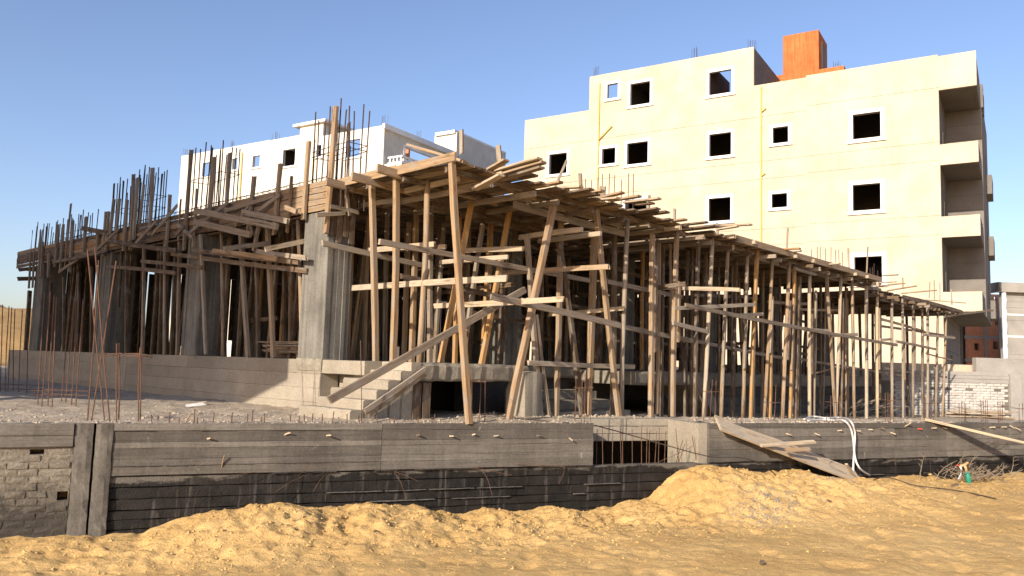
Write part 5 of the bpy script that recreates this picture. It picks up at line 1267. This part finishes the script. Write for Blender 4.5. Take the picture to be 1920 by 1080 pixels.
polyline('cable', [tt(1114, 797), wp(1180, 815, -.1), wp(1260, 838, -.3), wp(1330, 856, -.5), wp(1430, 872, -.6), sd(1560, 893, .12), sd(1640, 905, .03), sd(1720, 914), sd(1800, 920), sd(1868, 931)], .010, 'wire', 'dark cable running from the wall corner along the sand to the right', 'cable')
polyline('cable', [tt(650, 775), tt(760, 778), tt(880, 774), tt(960, 783), tt(1030, 790)], .008, 'wire', 'thin cable lying along the terrace below the deck opening', 'cable')
# tap and stand pipe with dry brushwood
bs = sd(1818, 905); tp = empty('stand_pipe', bs, 'green stand pipe with a brass tap rising from the sand', 'tap')
t0 = at_y(1812, 884, bs.y); mb = MB(); mb.tube([bs - V3((0, 0, .1)), bs.lerp(t0, .5), t0], [.055, .05, .045], 10); mb.build('pipe', M['green'], tp, True)
t1 = at_y(1808, 872, bs.y); t2 = at_y(1815, 867, bs.y); t3 = at_y(1800, 874, bs.y)
mb = MB(); mb.tube([t0, at_y(1811, 878, bs.y), t1], .028, 8); mb.tube([t3, t1, t2], .026, 8); mb.build('tap', M['brass'], tp, True)
mb = MB(); mb.tube([at_y(1793, 872, bs.y), t3], .015, 6); mb.build('handle', M['red'], tp)
mb = MB(); mb.tube([t3, at_y(1803, 880, bs.y), at_y(1802, 890, bs.y), at_y(1797, 899, bs.y)], .022, 8); mb.build('spout_hose', M['hose'], tp, True)
br_ = empty('dry_bush', sd(1815, 897), 'bare thorny brushwood piled against the tarred wall behind the tap', 'bush')
for k in range(60):
    cx = random.gauss(1822, 34); p = wp(cx, 897, -.35 - random.uniform(0, .35)); p.z = float(sand_z(p.x, p.y)) + random.uniform(-.02, .15)
    L = random.uniform(.25, .8); a = random.uniform(0, 6.3); el = random.uniform(.1, 1.0); pts = [p]
    for j in range(4):
        a += random.uniform(-.5, .5); el += random.uniform(-.35, .3); q = pts[-1] + V3((math.cos(a) * math.cos(el) + .1, math.sin(a) * math.cos(el) * .35, abs(math.sin(el)) * .8)) * (L / 4); pts.append(q)
    mb = MB(); mb.tube(pts, [.008, .007, .006, .004, .003], 4)
    for j in range(3):
        q = pts[random.randint(1, 3)]; a2_ = a + random.choice([-1, 1]) * random.uniform(.6, 1.3); mb.tube([q, q + V3((math.cos(a2_), math.sin(a2_) * .4, random.uniform(-.1, .8))) * L * .25], .004, 3)
    mb.build('branch', M['twig'], br_)
# stacked lumber left of the corner column and at the far right
lp = empty('lumber_stack', FW.P(.6, 1.6, ZD), 'stack of short boards on the deck left of the corner column', 'lumber')
for k in range(34):
    j = k % 5; z = ZD + .12 + .038 * (k // 5); vv = 1.05 + random.uniform(-.15, .15); u = .5 + .12 * j + random.uniform(-.03, .03)
    beam('board', FW.P(u, vv, z), FW.P(u + random.uniform(-.1, .1), vv + random.uniform(1.5, 2.3), z + random.uniform(-.01, .03)), .11, .028, M['grey'] if k % 3 else M['tan'], lp, rings=3, rag=.02)
for vv in (1.5, 2.5): beam('bearer', FW.P(.4, vv, ZD + .05), FW.P(1.3, vv, ZD + .05), .1, .1, M['tan'], lp)
pt = pzz(1835, 783, -1.5); lp2 = empty('lumber_heap', PF.P(pt[0], -1.5, .8), 'untidy heap of pale boards before the lime brick wall', 'lumber')
for k in range(36):
    s = pt[0] + random.uniform(-1.3, 1.0); n = -1.5 + random.uniform(-.5, .5); z = tz(PF.P(s, n, 0)) + .06 + random.uniform(0, .42) * max(0, 1 - abs(s - pt[0]) / 1.7)
    L = random.uniform(.8, 1.9); a = random.uniform(-.35, .35); q = PF.P(s, n, z)
    beam('board', q - PF.s * L / 2, q + PF.s * L / 2 + PF.n * L * math.sin(a) * .5 + V3((0, 0, random.uniform(-.08, .08))), .12, .035, M['pale'] if k % 3 else M['tan'], lp2, rings=3)
lp3 = empty('lumber_heap', FW.P(22, -2.0, 1), 'shadowed heap of boards under the far props', 'lumber')
for k in range(22):
    q = FW.P(21 + random.uniform(-1.5, 3), -2.0 + random.uniform(-.6, .6), 0); q.z = tz(q) + random.uniform(.05, .4); L = random.uniform(1, 2.5)
    beam('board', q, q + FW.s * L + FW.n * random.uniform(-.6, .6) + V3((0, 0, random.uniform(-.05, .35))), .12, .035, M['grey'], lp3, rings=3)
# scraps on sand and terrace
def scrap(name, p, L, mat, label, cat, up=.02):
    a = random.uniform(0, 3); o = beam(name, p + V3((0, 0, up)), p + V3((math.cos(a) * L, math.sin(a) * L, up + L * .15)), L * .5, L * .18, M[mat], None, rag=L * .15, rings=4); tag(o, label, cat)
scrap('wood_scrap', sd(1428, 1021), .10, 'brown', 'dark wood scrap on the open sand at lower right', 'scrap'); scrap('wood_scrap', sd(1558, 936), .08, 'brown', 'small dark scrap on the sand below the ramp', 'scrap'); scrap('wood_scrap', sd(1786, 914), .14, 'brown', 'curled dark scrap on the sand right of the cable', 'scrap')
scrap('litter', sd(636, 1043), .10, 'white', 'crumpled white litter on the sand at lower left', 'litter'); scrap('sand_stone', sd(1745, 896), .22, 'sand', 'yellow lump of earth before the tarred wall', 'stone'); scrap('sand_stone', sd(251, 1030), .16, 'sand', 'yellow earth lump at the foot of the left heap', 'stone')
scrap('litter', tt(372, 757), .14, 'pale', 'pale scrap lying on the terrace in the left shade edge', 'litter'); scrap('plastic_strip', tt(350, 763), .3, 'hose', 'pale strip lying on the terrace before the plinth', 'litter')
mb = MB(); p = wp(540, 800, 0);
